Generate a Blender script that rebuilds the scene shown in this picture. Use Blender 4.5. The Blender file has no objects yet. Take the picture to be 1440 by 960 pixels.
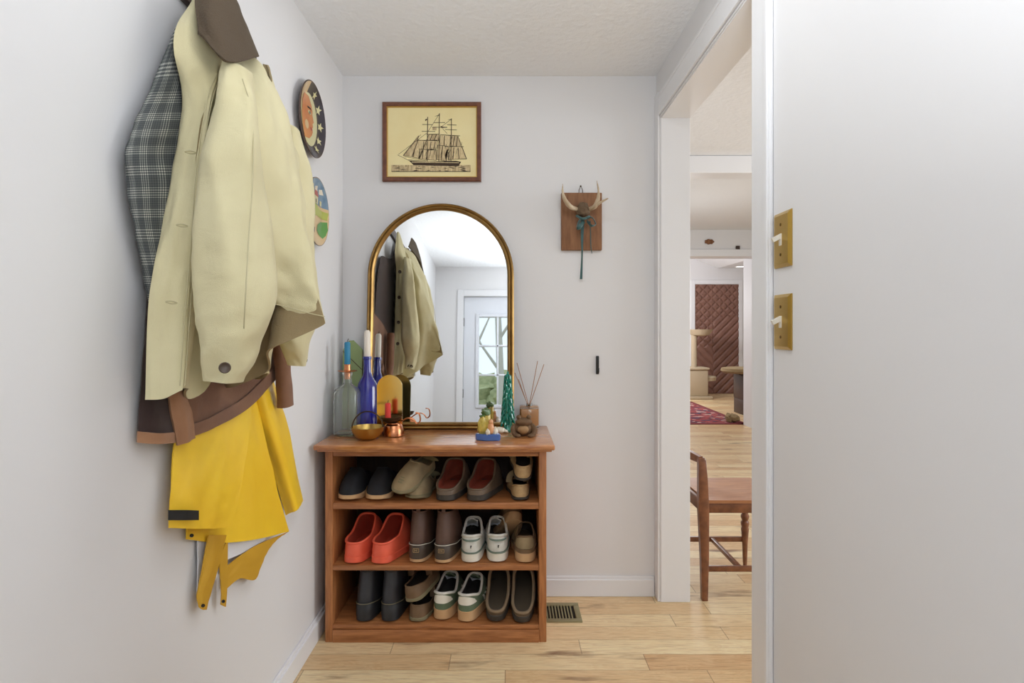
import bpy, bmesh, math, random
from mathutils import Vector, Matrix, noise
PI = math.pi
random.seed(7)
S = bpy.context.scene
COL = S.collection

# ------------------------------------------------------------------ camera, world, lights, exposure
F, CX, CY, EYE = 800.0, 715.0, 462.0, 1.253          # focal length in pixels, principal point, eye height
cam_d = bpy.data.cameras.new('camera'); cam = bpy.data.objects.new('camera', cam_d); COL.objects.link(cam)
cam_d.sensor_width = 36; cam_d.lens = F / 1440 * 36
cam.location = (0, 0, EYE); cam.rotation_euler = (PI / 2, 0, 0)
cam_d.shift_x = (720 - CX) / 1440; cam_d.shift_y = -(480 - CY) / 1440
cam_d.clip_start = .02
S.camera = cam
S.view_settings.view_transform = 'Standard'
S.view_settings.look = 'None'
S.view_settings.exposure = 0.0
S.view_settings.gamma = 1.0
S.view_settings.use_curve_mapping = False

w = bpy.data.worlds.new('world'); S.world = w; w.use_nodes = True
w.node_tree.nodes['Background'].inputs[0].default_value = (.62, .72, .80, 1)
w.node_tree.nodes['Background'].inputs[1].default_value = 1.7

def area(name, loc, rot, sx, sy, power, color=(1, 1, 1)):
    d = bpy.data.lights.new(name, 'AREA'); d.shape = 'RECTANGLE'; d.size = sx; d.size_y = sy
    d.energy = power; d.color = color
    o = bpy.data.objects.new(name, d); COL.objects.link(o); o.location = loc; o.rotation_euler = rot
    return o
def globe(name, loc, r, power, color=(1, 1, 1)):
    d = bpy.data.lights.new(name, 'POINT'); d.shadow_soft_size = r; d.energy = power; d.color = color
    o = bpy.data.objects.new(name, d); COL.objects.link(o); o.location = loc
    return o
globe('hall_fill', (.30, -.25, 1.60), .14, 7.5, (.92, .965, 1))  # unseen fill light added behind the camera, no fixture here
bl = area('hall_bounce_light', (.20, -.12, 1.20), (math.radians(158), 0, 0), .28, .5, 16, (.92, .965, 1)); bl.data.spread = math.radians(110)  # added uplight that brightens the ceiling, like bounced flash
area('hall_top_fill', (.20, 1.45, 2.425), (0, 0, 0), .26, .36, 3.6, (.93, .97, 1))  # added unseen fill for floor and walls, no ceiling fixture
area('dining_side_light', (4.6, 1.7, 1.55), (0, math.radians(90), 0), 1.5, 1.9, 78, (.91, .96, 1))  # unseen area light shining through the opening, no window built
globe('dining_fill', (2.7, 3.1, 1.7), .2, 13, (.93, .97, 1))  # unseen fill added for the dining room, no lamp modelled
globe('dining_fill', (1.6, 5.3, 1.5), .2, 9, (.93, .97, 1))  # second added fill, deeper in the dining room
globe('living_fill', (2.3, 9.3, 1.7), .2, 75, (.97, .98, 1))  # unseen fill added to light the far room

# ------------------------------------------------------------------ helpers
def s2l(c):
    return tuple(((v / 255) / 12.92 if v / 255 <= .04045 else ((v / 255 + .055) / 1.055) ** 2.4) for v in c)

def mat(name, rgb, rough=.6, metal=0, bump=0, bscale=80, var=0, vscale=6, stretch=None, rgb2=None,
        trans=0, ior=1.45, coat=0, sheen=0, emit=0, spec=None):
    m = bpy.data.materials.new(name); m.use_nodes = True
    nt = m.node_tree; b = nt.nodes['Principled BSDF']
    c = s2l(rgb)
    b.inputs['Base Color'].default_value = (*c, 1)
    b.inputs['Roughness'].default_value = rough
    b.inputs['Metallic'].default_value = metal
    if trans: b.inputs['Transmission Weight'].default_value = trans; b.inputs['IOR'].default_value = ior
    if coat: b.inputs['Coat Weight'].default_value = coat; b.inputs['Coat Roughness'].default_value = .15
    if sheen: b.inputs['Sheen Weight'].default_value = sheen
    if spec is not None: b.inputs['Specular IOR Level'].default_value = spec
    if emit:
        b.inputs['Emission Color'].default_value = (*c, 1); b.inputs['Emission Strength'].default_value = emit
    tc = None
    def coord(scale):
        nonlocal tc
        if tc is None: tc = nt.nodes.new('ShaderNodeTexCoord')
        mp = nt.nodes.new('ShaderNodeMapping'); nt.links.new(tc.outputs['Object'], mp.inputs[0])
        if scale: mp.inputs['Scale'].default_value = scale
        return mp
    if var or rgb2:
        n = nt.nodes.new('ShaderNodeTexNoise'); n.inputs['Scale'].default_value = vscale; n.inputs['Detail'].default_value = 5
        nt.links.new(coord(stretch).outputs[0], n.inputs['Vector'])
        r = nt.nodes.new('ShaderNodeValToRGB')
        a = s2l(rgb); z = s2l(rgb2) if rgb2 else tuple(v * (1 - var) for v in a)
        if not rgb2: a = tuple(min(1, v * (1 + var)) for v in a)
        r.color_ramp.elements[0].position = .32; r.color_ramp.elements[1].position = .68
        r.color_ramp.elements[0].color = (*a, 1); r.color_ramp.elements[1].color = (*z, 1)
        nt.links.new(n.outputs['Fac'], r.inputs[0]); nt.links.new(r.outputs[0], b.inputs['Base Color'])
    if bump:
        n = nt.nodes.new('ShaderNodeTexNoise'); n.inputs['Scale'].default_value = bscale; n.inputs['Detail'].default_value = 4
        nt.links.new(coord(stretch).outputs[0], n.inputs['Vector'])
        bp = nt.nodes.new('ShaderNodeBump'); bp.inputs['Strength'].default_value = bump; bp.inputs['Distance'].default_value = .01
        nt.links.new(n.outputs['Fac'], bp.inputs['Height']); nt.links.new(bp.outputs[0], b.inputs['Normal'])
    return m

OFF = {}                                      # world position of each root, so parts can be modelled in world space
def obj(name, bm, m, parent=None, smooth=35, label=None):
    off = OFF.get(parent.name) if parent is not None else None
    if off is not None: bmesh.ops.translate(bm, verts=bm.verts, vec=-off)
    bmesh.ops.recalc_face_normals(bm, faces=bm.faces)
    me = bpy.data.meshes.new(name); bm.to_mesh(me); bm.free()
    for x in (m if isinstance(m, (list, tuple)) else [m]): me.materials.append(x)
    if smooth:
        me.polygons.foreach_set('use_smooth', [True] * len(me.polygons))
        me.set_sharp_from_angle(angle=math.radians(smooth))
    o = bpy.data.objects.new(name, me); COL.objects.link(o)
    if parent is not None:
        o.parent = parent
        if off is not None: OFF[o.name] = off
    if label: o['label'] = label
    return o

def tag(o, label, cat, group=None):
    o['label'] = label; o['category'] = cat
    if group: o['group'] = group
    return o

def thing(name, label, cat, loc=(0, 0, 0), rot=(0, 0, 0), group=None, world=True):
    o = bpy.data.objects.new(name, None); COL.objects.link(o); o.empty_display_size = .05
    o.location = loc; o.rotation_euler = rot
    if world: OFF[o.name] = Vector(loc)
    return tag(o, label, cat, group)

def struct(name, bm, m, smooth=0):
    o = obj(name, bm, m, None, smooth); o['kind'] = 'structure'; return o

def single(name, bm, m, label, cat, group=None, smooth=35):
    """a thing that is one mesh: origin moved to its base"""
    xs = [v.co.x for v in bm.verts]; ys = [v.co.y for v in bm.verts]; zs = [v.co.z for v in bm.verts]
    c = Vector(((min(xs) + max(xs)) / 2, (min(ys) + max(ys)) / 2, min(zs)))
    bmesh.ops.translate(bm, verts=bm.verts, vec=-c)
    o = obj(name, bm, m, None, smooth); o.location = c
    return tag(o, label, cat, group)

BM = bmesh.new
def box(bm, x0, x1, y0, y1, z0, z1, bev=0, mi=0, seg=2):
    r = bmesh.ops.create_cube(bm, size=1)
    vs = r['verts']
    for v in vs:
        v.co = Vector((x0 if v.co.x < 0 else x1, y0 if v.co.y < 0 else y1, z0 if v.co.z < 0 else z1))
    fs = list({f for v in vs for f in v.link_faces})
    for f in fs: f.material_index = mi
    if bev:
        es = list({e for v in vs for e in v.link_edges})
        r = bmesh.ops.bevel(bm, geom=es, offset=bev, segments=seg, affect='EDGES', profile=.5)
        for f in r['faces']: f.material_index = mi
    return bm

def ring_faces(bm, rings, closed=True, mi=0):
    for a, b in zip(rings, rings[1:]):
        n = len(a)
        for i in range(n if closed else n - 1):
            j = (i + 1) % n
            vs = [a[i], a[j], b[j], b[i]]
            u = []
            for v in vs:
                if v not in u: u.append(v)
            if len(u) > 2:
                try: bm.faces.new(u).material_index = mi
                except ValueError: pass

def cap(bm, ring, mi=0):
    try: bm.faces.new(ring).material_index = mi
    except ValueError: pass

def lathe(bm, prof, center=(0, 0, 0), n=32, axis='Z', mi=0, sx=1, sy=1, caps=True):
    """prof: (radius, height)"""
    c = Vector(center); rings = []
    for r, h in prof:
        ring = []
        for i in range(n):
            a = 2 * PI * i / n
            x, y = r * math.cos(a) * sx, r * math.sin(a) * sy
            p = Vector((x, y, h)) if axis == 'Z' else (Vector((h, x, y)) if axis == 'X' else Vector((x, h, y)))
            ring.append(bm.verts.new(c + p))
        rings.append(ring)
    ring_faces(bm, rings, True, mi)
    if caps: cap(bm, rings[0][::-1], mi); cap(bm, rings[-1], mi)
    return bm

def cat1(pts, n, closed=False):
    """Catmull-Rom through pts (Vectors or tuples of floats) resampled to n points"""
    P = [Vector(p) for p in pts]; m = len(P); out = []
    segs = m if closed else m - 1
    for k in range(n):
        t = k / (n if closed else n - 1) * segs
        i = min(int(t), segs - 1); f = t - i
        g = lambda q: P[q % m] if closed else (P[q] if 0 <= q < m else (P[0] * 2 - P[1] if q < 0 else P[-1] * 2 - P[-2]))
        a, b, c, d = g(i - 1), g(i), g(i + 1), g(i + 2)
        out.append(.5 * ((2 * b) + (c - a) * f + (2 * a - 5 * b + 4 * c - d) * f * f + (3 * b - a - 3 * c + d) * f ** 3))
    return out

def tube(bm, pts, rad, n=10, mi=0, flat=1.0, closed=False, up=None):
    """sweep along pts; rad a number or a list; flat squashes along the 'up' side"""
    P = [Vector(p) for p in pts]; m = len(P)
    R = rad if isinstance(rad, (list, tuple)) else [rad] * m
    if len(R) != m: R = [R[min(len(R) - 1, int(i * len(R) / m))] for i in range(m)]
    rings = []; prev = None
    for i in range(m):
        if closed: d = P[(i + 1) % m] - P[i - 1]
        else: d = P[min(i + 1, m - 1)] - P[max(i - 1, 0)]
        if d.length < 1e-9: d = Vector((0, 0, 1))
        d.normalize()
        if up is not None: s = d.cross(Vector(up))
        elif prev is None: s = d.cross(Vector((0, 0, 1)) if abs(d.z) < .9 else Vector((1, 0, 0)))
        else: s = prev - d * prev.dot(d)
        if s.length < 1e-6: s = d.orthogonal()
        s.normalize(); prev = s; q = d.cross(s)
        rings.append([bm.verts.new(P[i] + (s * math.cos(2 * PI * k / n) + q * math.sin(2 * PI * k / n) * flat) * R[i]) for k in range(n)])
    if closed: ring_faces(bm, rings + [rings[0]], True, mi)
    else:
        ring_faces(bm, rings, True, mi); cap(bm, rings[0][::-1], mi); cap(bm, rings[-1], mi)
    return bm

def prism(bm, pts2, fn, t, mi=0, mside=None):
    """extrude a 2D outline: fn(a, b, depth) -> Vector"""
    a = [bm.verts.new(fn(p[0], p[1], 0)) for p in pts2]; b = [bm.verts.new(fn(p[0], p[1], t)) for p in pts2]
    cap(bm, a[::-1], mi); cap(bm, b, mi)
    n = len(a)
    for i in range(n):
        f = bm.faces.new([a[i], a[(i + 1) % n], b[(i + 1) % n], b[i]]); f.material_index = mi if mside is None else mside
    return bm

def blob(bm, c, rx, ry, rz, mi=0, u=16, v=10, wob=0, seed=0, rot=None):
    r = bmesh.ops.create_uvsphere(bm, u_segments=u, v_segments=v, radius=1)
    for q in r['verts']:
        k = 1 + (wob * noise.noise(q.co * 2.2 + Vector((seed, seed * 1.7, 0))) if wob else 0)
        p = Vector((q.co.x * rx * k, q.co.y * ry * k, q.co.z * rz * k))
        if rot: p = rot @ p
        q.co = p + Vector(c)
    for f in {f for q in r['verts'] for f in q.link_faces}: f.material_index = mi
    return bm

def at(px, py, Y):                              # a photograph pixel at distance Y
    return Vector(((px - CX) / F * Y, Y, EYE - (py - CY) / F * Y))
def atX(px, py, X):                             # a photograph pixel on the plane x = X
    Y = F * X / (px - CX); return Vector((X, Y, EYE - (py - CY) / F * Y))
def atZ(px, py, Z):
    Y = F * (EYE - Z) / (py - CY); return Vector(((px - CX) / F * Y, Y, Z))

def patch(bm, cols, nu=40, nv=40, thick=.004, fold=None, mi=0, inner=None):
    """cloth: columns of points (each top to bottom) lofted into a double-sided sheet with folds"""
    dense = [cat1(c, nv) for c in cols]
    G = [[None] * nv for _ in range(nu)]
    for j in range(nv):
        row = cat1([d[j] for d in dense], nu)
        for i in range(nu): G[i][j] = row[i]
    N = [[None] * nv for _ in range(nu)]
    for i in range(nu):
        for j in range(nv):
            a = G[min(i + 1, nu - 1)][j] - G[max(i - 1, 0)][j]; b = G[i][min(j + 1, nv - 1)] - G[i][max(j - 1, 0)]
            n = a.cross(b); N[i][j] = n.normalized() if n.length > 1e-9 else Vector((1, 0, 0))
    if fold:
        for i in range(nu):
            for j in range(nv): G[i][j] = G[i][j] + N[i][j] * fold(i / (nu - 1), j / (nv - 1))
    A = [[bm.verts.new(G[i][j] + N[i][j] * thick / 2) for j in range(nv)] for i in range(nu)]
    B = [[bm.verts.new(G[i][j] - N[i][j] * thick / 2) for j in range(nv)] for i in range(nu)]
    L = bm.loops.layers.uv.verify()
    wid = sum((G[i + 1][nv // 2] - G[i][nv // 2]).length for i in range(nu - 1)); hei = sum((G[nu // 2][j + 1] - G[nu // 2][j]).length for j in range(nv - 1))
    def face(vs, ij, m=None):
        f = bm.faces.new(vs); f.material_index = mi if m is None else m
        for lp, (i, j) in zip(f.loops, ij): lp[L].uv = (i / (nu - 1) * wid, j / (nv - 1) * hei)
    for i in range(nu - 1):
        for j in range(nv - 1):
            ij = [(i, j), (i + 1, j), (i + 1, j + 1), (i, j + 1)]
            face([A[a][b] for a, b in ij], ij); face([B[a][b] for a, b in ij[::-1]], ij[::-1], inner)
    for i in range(nu - 1):
        for j in (0, nv - 1): face([A[i][j], A[i + 1][j], B[i + 1][j], B[i][j]], [(i, j), (i + 1, j), (i + 1, j), (i, j)])
    for j in range(nv - 1):
        for i in (0, nu - 1): face([A[i][j], A[i][j + 1], B[i][j + 1], B[i][j]], [(i, j), (i, j + 1), (i, j + 1), (i, j)])
    return bm

def sleeve(bm, L, R, depth, nv=40, n=28, fold=None, mi=0, toward=Vector((.3, -1, 0))):
    """tube of cloth between a left and a right silhouette"""
    L = cat1(L, nv); R = cat1(R, nv); D = cat1([(d, 0, 0) for d in depth], nv)
    uvl = bm.loops.layers.uv.verify(); rings = []
    hei = sum((L[j + 1] - L[j]).length for j in range(nv - 1)); wid = 2.2 * max((R[j] - L[j]).length for j in range(nv))
    for j in range(nv):
        c = (L[j] + R[j]) / 2; a = (R[j] - L[j]) / 2
        f = toward - a.normalized() * toward.dot(a.normalized()); f.z = 0; f.normalize(); f *= D[j].x
        ring = []
        for k in range(n):
            t = 2 * PI * k / n; co, si = math.cos(t), math.sin(t)
            s = 1 + (fold(k / n, j / (nv - 1)) if fold else 0)
            ring.append(bm.verts.new(c - a * co * (1 + (s - 1) * .25) + f * math.copysign(abs(si) ** .8, si) * s))
        rings.append(ring)
    for j in range(nv - 1):
        for k in range(n):
            q = (k + 1) % n
            f = bm.faces.new([rings[j][k], rings[j][q], rings[j + 1][q], rings[j + 1][k]]); f.material_index = mi
            for lp, (u, v) in zip(f.loops, [(k, j), (k + 1, j), (k + 1, j + 1), (k, j + 1)]): lp[uvl].uv = (u / n * wid, v / (nv - 1) * hei)
    cap(bm, rings[0][::-1], mi)
    inner = [bm.verts.new(v.co + Vector((0, 0, .012))) for v in rings[-1]]      # a cuff that is open: recess the end
    c = sum((v.co for v in rings[-1]), Vector()) / n
    for v in inner: v.co = c + (v.co - c) * .9 + Vector((0, 0, .006))
    ring_faces(bm, [rings[-1], inner], True, mi); cap(bm, inner, mi)
    return bm

# ------------------------------------------------------------------ materials
def fabric(name, rgb, rgb2=None, weave=900, bump=.42, rough=.9, var=.08):
    m = mat(name, rgb, rough, var=var, vscale=7, rgb2=rgb2, sheen=.15)
    nt = m.node_tree; b = nt.nodes['Principled BSDF']
    tc = nt.nodes.new('ShaderNodeTexCoord')
    n1 = nt.nodes.new('ShaderNodeTexNoise'); n1.inputs['Scale'].default_value = 17; n1.inputs['Detail'].default_value = 5; n1.inputs['Distortion'].default_value = .6
    n2 = nt.nodes.new('ShaderNodeTexNoise'); n2.inputs['Scale'].default_value = weave
    nt.links.new(tc.outputs['Object'], n1.inputs['Vector']); nt.links.new(tc.outputs['Object'], n2.inputs['Vector'])
    ad = nt.nodes.new('ShaderNodeMath'); ad.operation = 'MULTIPLY_ADD'; ad.inputs[1].default_value = .3
    nt.links.new(n2.outputs['Fac'], ad.inputs[0]); nt.links.new(n1.outputs['Fac'], ad.inputs[2])
    bp = nt.nodes.new('ShaderNodeBump'); bp.inputs['Strength'].default_value = bump; bp.inputs['Distance'].default_value = .012
    nt.links.new(ad.outputs[0], bp.inputs['Height']); nt.links.new(bp.outputs[0], b.inputs['Normal'])
    return m

def plaid(name):
    m = mat(name, (70, 76, 80), .95); nt = m.node_tree; b = nt.nodes['Principled BSDF']
    tc = nt.nodes.new('ShaderNodeTexCoord'); sp = nt.nodes.new('ShaderNodeSeparateXYZ'); nt.links.new(tc.outputs['UV'], sp.inputs[0])
    def M(op, a, bb=None, c=None):
        q = nt.nodes.new('ShaderNodeMath'); q.operation = op
        for i, v in enumerate((a, bb, c)):
            if v is None: continue
            if isinstance(v, (int, float)): q.inputs[i].default_value = v
            else: nt.links.new(v, q.inputs[i])
        return q.outputs[0]
    def stripes(v, fine, coarse):
        f = M('GREATER_THAN', M('FRACT', M('MULTIPLY', v, 1 / fine)), .55)      # fine lines
        g = M('LESS_THAN', M('FRACT', M('MULTIPLY', v, 1 / coarse)), .5)        # in broad bands only
        return M('MULTIPLY', f, M('MULTIPLY_ADD', g, .8, .2))
    a = stripes(sp.outputs['X'], .0062, .046); c = stripes(sp.outputs['Y'], .0062, .052)
    s = M('MULTIPLY', M('ADD', a, c), .5)
    r = nt.nodes.new('ShaderNodeValToRGB')
    r.color_ramp.elements[0].color = (*s2l((64, 68, 70)), 1); r.color_ramp.elements[1].color = (*s2l((196, 195, 184)), 1)
    e = r.color_ramp.elements.new(.45); e.color = (*s2l((112, 116, 114)), 1)
    nt.links.new(s, r.inputs[0]); nt.links.new(r.outputs[0], b.inputs['Base Color'])
    return m

def floor_mat():
    m = mat('oak planks', (214, 178, 130), .38); nt = m.node_tree; b = nt.nodes['Principled BSDF']
    tc = nt.nodes.new('ShaderNodeTexCoord'); sp = nt.nodes.new('ShaderNodeSeparateXYZ'); nt.links.new(tc.outputs['Object'], sp.inputs[0])
    def M(op, a, bb=None, c=None):
        q = nt.nodes.new('ShaderNodeMath'); q.operation = op
        for i, v in enumerate((a, bb, c)):
            if v is None: continue
            if isinstance(v, (int, float)): q.inputs[i].default_value = v
            else: nt.links.new(v, q.inputs[i])
        return q.outputs[0]
    y = M('MULTIPLY_ADD', sp.outputs['Y'], 1 / .102, .53); row = M('FLOOR', y)
    wn = nt.nodes.new('ShaderNodeTexWhiteNoise'); wn.noise_dimensions = '1D'; nt.links.new(row, wn.inputs['W'])
    x = M('ADD', M('MULTIPLY', sp.outputs['X'], 1 / .74), M('MULTIPLY', wn.outputs['Value'], 7.3)); colm = M('FLOOR', x)
    cmb = nt.nodes.new('ShaderNodeCombineXYZ'); nt.links.new(row, cmb.inputs[0]); nt.links.new(colm, cmb.inputs[1])
    w2 = nt.nodes.new('ShaderNodeTexWhiteNoise'); w2.noise_dimensions = '2D'; nt.links.new(cmb.outputs[0], w2.inputs['Vector'])
    # grain, shifted per plank
    off = nt.nodes.new('ShaderNodeCombineXYZ'); nt.links.new(M('MULTIPLY', w2.outputs['Value'], 40), off.inputs[2])
    mp = nt.nodes.new('ShaderNodeMapping'); nt.links.new(tc.outputs['Object'], mp.inputs[0]); mp.inputs['Scale'].default_value = (1.6, 9, 1)
    nt.links.new(off.outputs[0], mp.inputs['Location'])
    n1 = nt.nodes.new('ShaderNodeTexNoise'); n1.inputs['Scale'].default_value = 2.2; n1.inputs['Detail'].default_value = 8; n1.inputs['Distortion'].default_value = 1.2
    nt.links.new(mp.outputs[0], n1.inputs['Vector'])
    wv = nt.nodes.new('ShaderNodeMath'); wv.operation = 'SINE'; nt.links.new(M('MULTIPLY', n1.outputs['Fac'], 60), wv.inputs[0])
    mp2 = nt.nodes.new('ShaderNodeMapping'); nt.links.new(tc.outputs['Object'], mp2.inputs[0]); mp2.inputs['Scale'].default_value = (6, 90, 1); nt.links.new(off.outputs[0], mp2.inputs['Location'])
    n2 = nt.nodes.new('ShaderNodeTexNoise'); n2.inputs['Scale'].default_value = 2; n2.inputs['Detail'].default_value = 4; nt.links.new(mp2.outputs[0], n2.inputs['Vector'])
    r = nt.nodes.new('ShaderNodeValToRGB'); cr = r.color_ramp
    cr.elements[0].color = (*s2l((204, 160, 114)), 1); cr.elements[1].color = (*s2l((240, 221, 178)), 1)
    e = cr.elements.new(.3); e.color = (*s2l((220, 184, 137)), 1); e = cr.elements.new(.65); e.color = (*s2l((232, 204, 159)), 1)
    f = M('ADD', M('MULTIPLY', w2.outputs['Value'], .72), M('MULTIPLY', n1.outputs['Fac'], .34)); nt.links.new(M('ADD', f, M('MULTIPLY', wv.outputs[0], .09)), r.inputs[0])
    mx = nt.nodes.new('ShaderNodeMix'); mx.data_type = 'RGBA'; mx.blend_type = 'MULTIPLY'
    nt.links.new(r.outputs[0], mx.inputs['A']); mx.inputs['B'].default_value = (*s2l((150, 100, 62)), 1)
    nt.links.new(M('MULTIPLY', M('SUBTRACT', n2.outputs['Fac'], .45), 1.2), mx.inputs['Factor'])
    # knots: sparse dark cells
    mp3 = nt.nodes.new('ShaderNodeMapping'); nt.links.new(tc.outputs['Object'], mp3.inputs[0]); mp3.inputs['Scale'].default_value = (1.1, 5.2, 1)
    n3 = nt.nodes.new('ShaderNodeTexNoise'); n3.inputs['Scale'].default_value = 1.9; n3.inputs['Detail'].default_value = 6; nt.links.new(mp3.outputs[0], n3.inputs['Vector'])
    k = M('MULTIPLY', M('SUBTRACT', n3.outputs['Fac'], .61), 8); k = M('MINIMUM', M('MAXIMUM', k, 0), .85)
    mk = nt.nodes.new('ShaderNodeMix'); mk.data_type = 'RGBA'; nt.links.new(k, mk.inputs['Factor'])
    nt.links.new(mx.outputs['Result'], mk.inputs['A']); mk.inputs['B'].default_value = (*s2l((112, 66, 40)), 1)
    # seams
    fy = M('FRACT', y); fx = M('FRACT', x)
    sy = M('LESS_THAN', fy, .022); sx = M('LESS_THAN', fx, .0045)
    se = M('MULTIPLY', M('MAXIMUM', sy, sx), .55)
    ms = nt.nodes.new('ShaderNodeMix'); ms.data_type = 'RGBA'; nt.links.new(se, ms.inputs['Factor'])
    nt.links.new(mk.outputs['Result'], ms.inputs['A']); ms.inputs['B'].default_value = (*s2l((110, 72, 44)), 1)
    nt.links.new(ms.outputs['Result'], b.inputs['Base Color'])
    return m

def wood(name, a, c, rough=.4, axis=(1.5, 14, 14), coat=.15):
    return mat(name, a, rough, rgb2=c, vscale=5, stretch=axis, bump=.03, bscale=30, coat=coat)

def mix_bands(name, cols, rough=.7):  # flecked material from several colours (rug, painting)
    m = mat(name, cols[0], rough); nt = m.node_tree; b = nt.nodes['Principled BSDF']
    tc = nt.nodes.new('ShaderNodeTexCoord'); v = nt.nodes.new('ShaderNodeTexVoronoi'); v.inputs['Scale'].default_value = 16
    nt.links.new(tc.outputs['Object'], v.inputs['Vector'])
    r = nt.nodes.new('ShaderNodeValToRGB'); r.color_ramp.interpolation = 'CONSTANT'
    sep = nt.nodes.new('ShaderNodeSeparateColor'); nt.links.new(v.outputs['Color'], sep.inputs[0])
    while len(r.color_ramp.elements) < len(cols): r.color_ramp.elements.new(.5)
    for i, c in enumerate(cols):
        r.color_ramp.elements[i].position = i / len(cols); r.color_ramp.elements[i].color = (*s2l(c), 1)
    nt.links.new(sep.outputs[0], r.inputs[0]); nt.links.new(r.outputs[0], b.inputs['Base Color'])
    return m

M = {}
M['wall'] = mat('white wall paint', (231, 230, 231), .62, bump=.02, bscale=60)
M['ceil'] = mat('stippled ceiling paint', (240, 241, 243), .9, bump=.5, bscale=38)
M['trim'] = mat('white gloss trim', (236, 236, 238), .35)
M['floor'] = floor_mat()
M['pine'] = wood('stained pine', (184, 122, 74), (146, 90, 50), .42, (2, 16, 16))
M['pine_v'] = wood('stained pine upright', (192, 128, 78), (154, 96, 56), .45, (16, 16, 2))
M['pine_top'] = wood('varnished pine top', (206, 144, 92), (162, 100, 58), .22, (2.5, 16, 16), .5)
M['pine_back'] = wood('shaded pine back', (62, 44, 32), (46, 32, 24), .6, (16, 16, 2), 0)  # colour darkened to hold the shade inside the cabinet
M['tan'] = fabric('tan canvas', (226, 216, 174), (216, 205, 162))
M['taninner'] = fabric('tan lining', (172, 152, 112), (154, 134, 98))
M['collar'] = mat('brown corduroy', (88, 74, 58), .95, bump=.4, bscale=220)
M['plaid'] = plaid('grey glen plaid')
M['darkbrown'] = fabric('dark brown quilted lining', (62, 44, 40), (50, 36, 34))
M['brown'] = fabric('brown canvas', (142, 102, 76), (118, 80, 60))
M['brownband'] = fabric('light brown canvas binding', (172, 126, 92), (150, 106, 76))
M['yellow'] = mat('yellow rain fabric', (252, 210, 50), .45, bump=.12, bscale=24, rgb2=(246, 198, 46), vscale=5)
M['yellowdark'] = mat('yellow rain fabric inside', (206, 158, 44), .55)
M['white'] = mat('white lining', (232, 232, 236), .8)
M['black'] = mat('black', (24, 24, 26), .5)
M['blackrub'] = mat('black rubber', (42, 43, 46), .55, bump=.1, bscale=60)
M['thread'] = mat('tan topstitching', (196, 186, 148), .9)
M['buttond'] = mat('dark horn button', (74, 58, 44), .35)
M['gold'] = mat('antique gold', (170, 136, 80), .34, .9, rgb2=(134, 102, 58), vscale=14)
M['mirror'] = mat('silvered glass', (238, 240, 240), .01, 1)
M['brass'] = mat('polished brass', (236, 206, 130), .16, 1)
M['brassplate'] = mat('brushed brass', (196, 164, 92), .3, 1)
M['copper'] = mat('copper', (214, 142, 100), .25, 1)
M['darkmetal'] = mat('dark bronze', (78, 62, 44), .4, .8)
M['glass'] = mat('clear glass', (240, 246, 244), .03, trans=1, ior=1.3)
M['oldglass'] = mat('frosted clear glass', (244, 247, 244), .10, trans=.93, ior=1.18, coat=.5)
M['pane'] = mat('window glass', (255, 255, 255), 0, trans=1, ior=1.02)
M['cobalt'] = mat('cobalt glass', (38, 44, 150), .06, coat=.6, rgb2=(30, 30, 120), vscale=9)
M['greenglass'] = mat('green glass', (176, 198, 132), .12, trans=.45, coat=.3)
M['teal'] = mat('teal blown glass', (20, 140, 116), .1, trans=.35, coat=.6, rgb2=(40, 160, 136), vscale=30)
M['amber'] = mat('amber liquid', (216, 152, 98), .15, coat=.6)
M['bluewax'] = mat('blue wax', (40, 128, 166), .45)
M['whitewax'] = mat('white wax', (238, 228, 214), .45)
M['redwax'] = mat('red wax', (222, 62, 52), .4)
M['wick'] = mat('wick', (40, 36, 32), .9)
M['reed'] = mat('reed', (168, 118, 84), .8)
M['stone'] = mat('carved brown stone', (122, 92, 62), .75, rgb2=(96, 70, 46), vscale=40, bump=.25, bscale=120)
M['stonelight'] = mat('carved tan stone', (178, 142, 98), .75, rgb2=(160, 124, 84), vscale=40)
M['ceramicblue'] = mat('blue glaze', (72, 108, 176), .2, coat=.5)
M['ceramicyel'] = mat('yellow glaze', (222, 196, 96), .25, coat=.5, rgb2=(186, 164, 70), vscale=45)
M['ceramicwhite'] = mat('white glaze', (236, 226, 206), .25, coat=.5)
M['ceramicgreen'] = mat('green glaze', (92, 122, 72), .25, coat=.5)
M['ceramicpeach'] = mat('peach glaze', (222, 160, 112), .25, coat=.5)
M['framewood'] = wood('mahogany frame', (124, 74, 50), (98, 56, 40), .45, (8, 8, 8))
M['gilt'] = mat('gilt fillet', (190, 152, 70), .35, .5)
M['print'] = mat('aged print paper', (252, 238, 184), .7, rgb2=(246, 229, 170), vscale=7)
M['ink'] = mat('brown ink', (70, 54, 40), .8)
M['inkmid'] = mat('brown ink wash', (176, 152, 114), .8, rgb2=(234, 214, 168), vscale=60, stretch=(3, 1, .6))
M['inklight'] = mat('pale ink wash', (240, 220, 172), .8, rgb2=(198, 176, 134), vscale=90, stretch=(4, 1, .7))
M['plaque'] = wood('weathered board', (150, 106, 72), (122, 82, 54), .7, (14, 14, 2.2), 0)
M['antler'] = mat('antler', (206, 188, 160), .5, rgb2=(176, 152, 122), vscale=18)
M['skull'] = mat('brown hide', (128, 106, 82), .9, bump=.6, bscale=70, rgb2=(96, 76, 58), vscale=40)
M['ribbon'] = mat('green satin ribbon', (52, 92, 92), .35, sheen=.3)
M['chair'] = wood('walnut chair', (140, 88, 56), (110, 66, 42), .35, (6, 6, 6))
M['chairseat'] = wood('worn wooden seat', (190, 134, 92), (162, 106, 68), .3, (2, 16, 8))
M['orange'] = mat('coral foam', (240, 104, 76), .5, rgb2=(232, 94, 66), vscale=14)
M['orangein'] = mat('coral foam inside', (206, 84, 62), .7)
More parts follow.
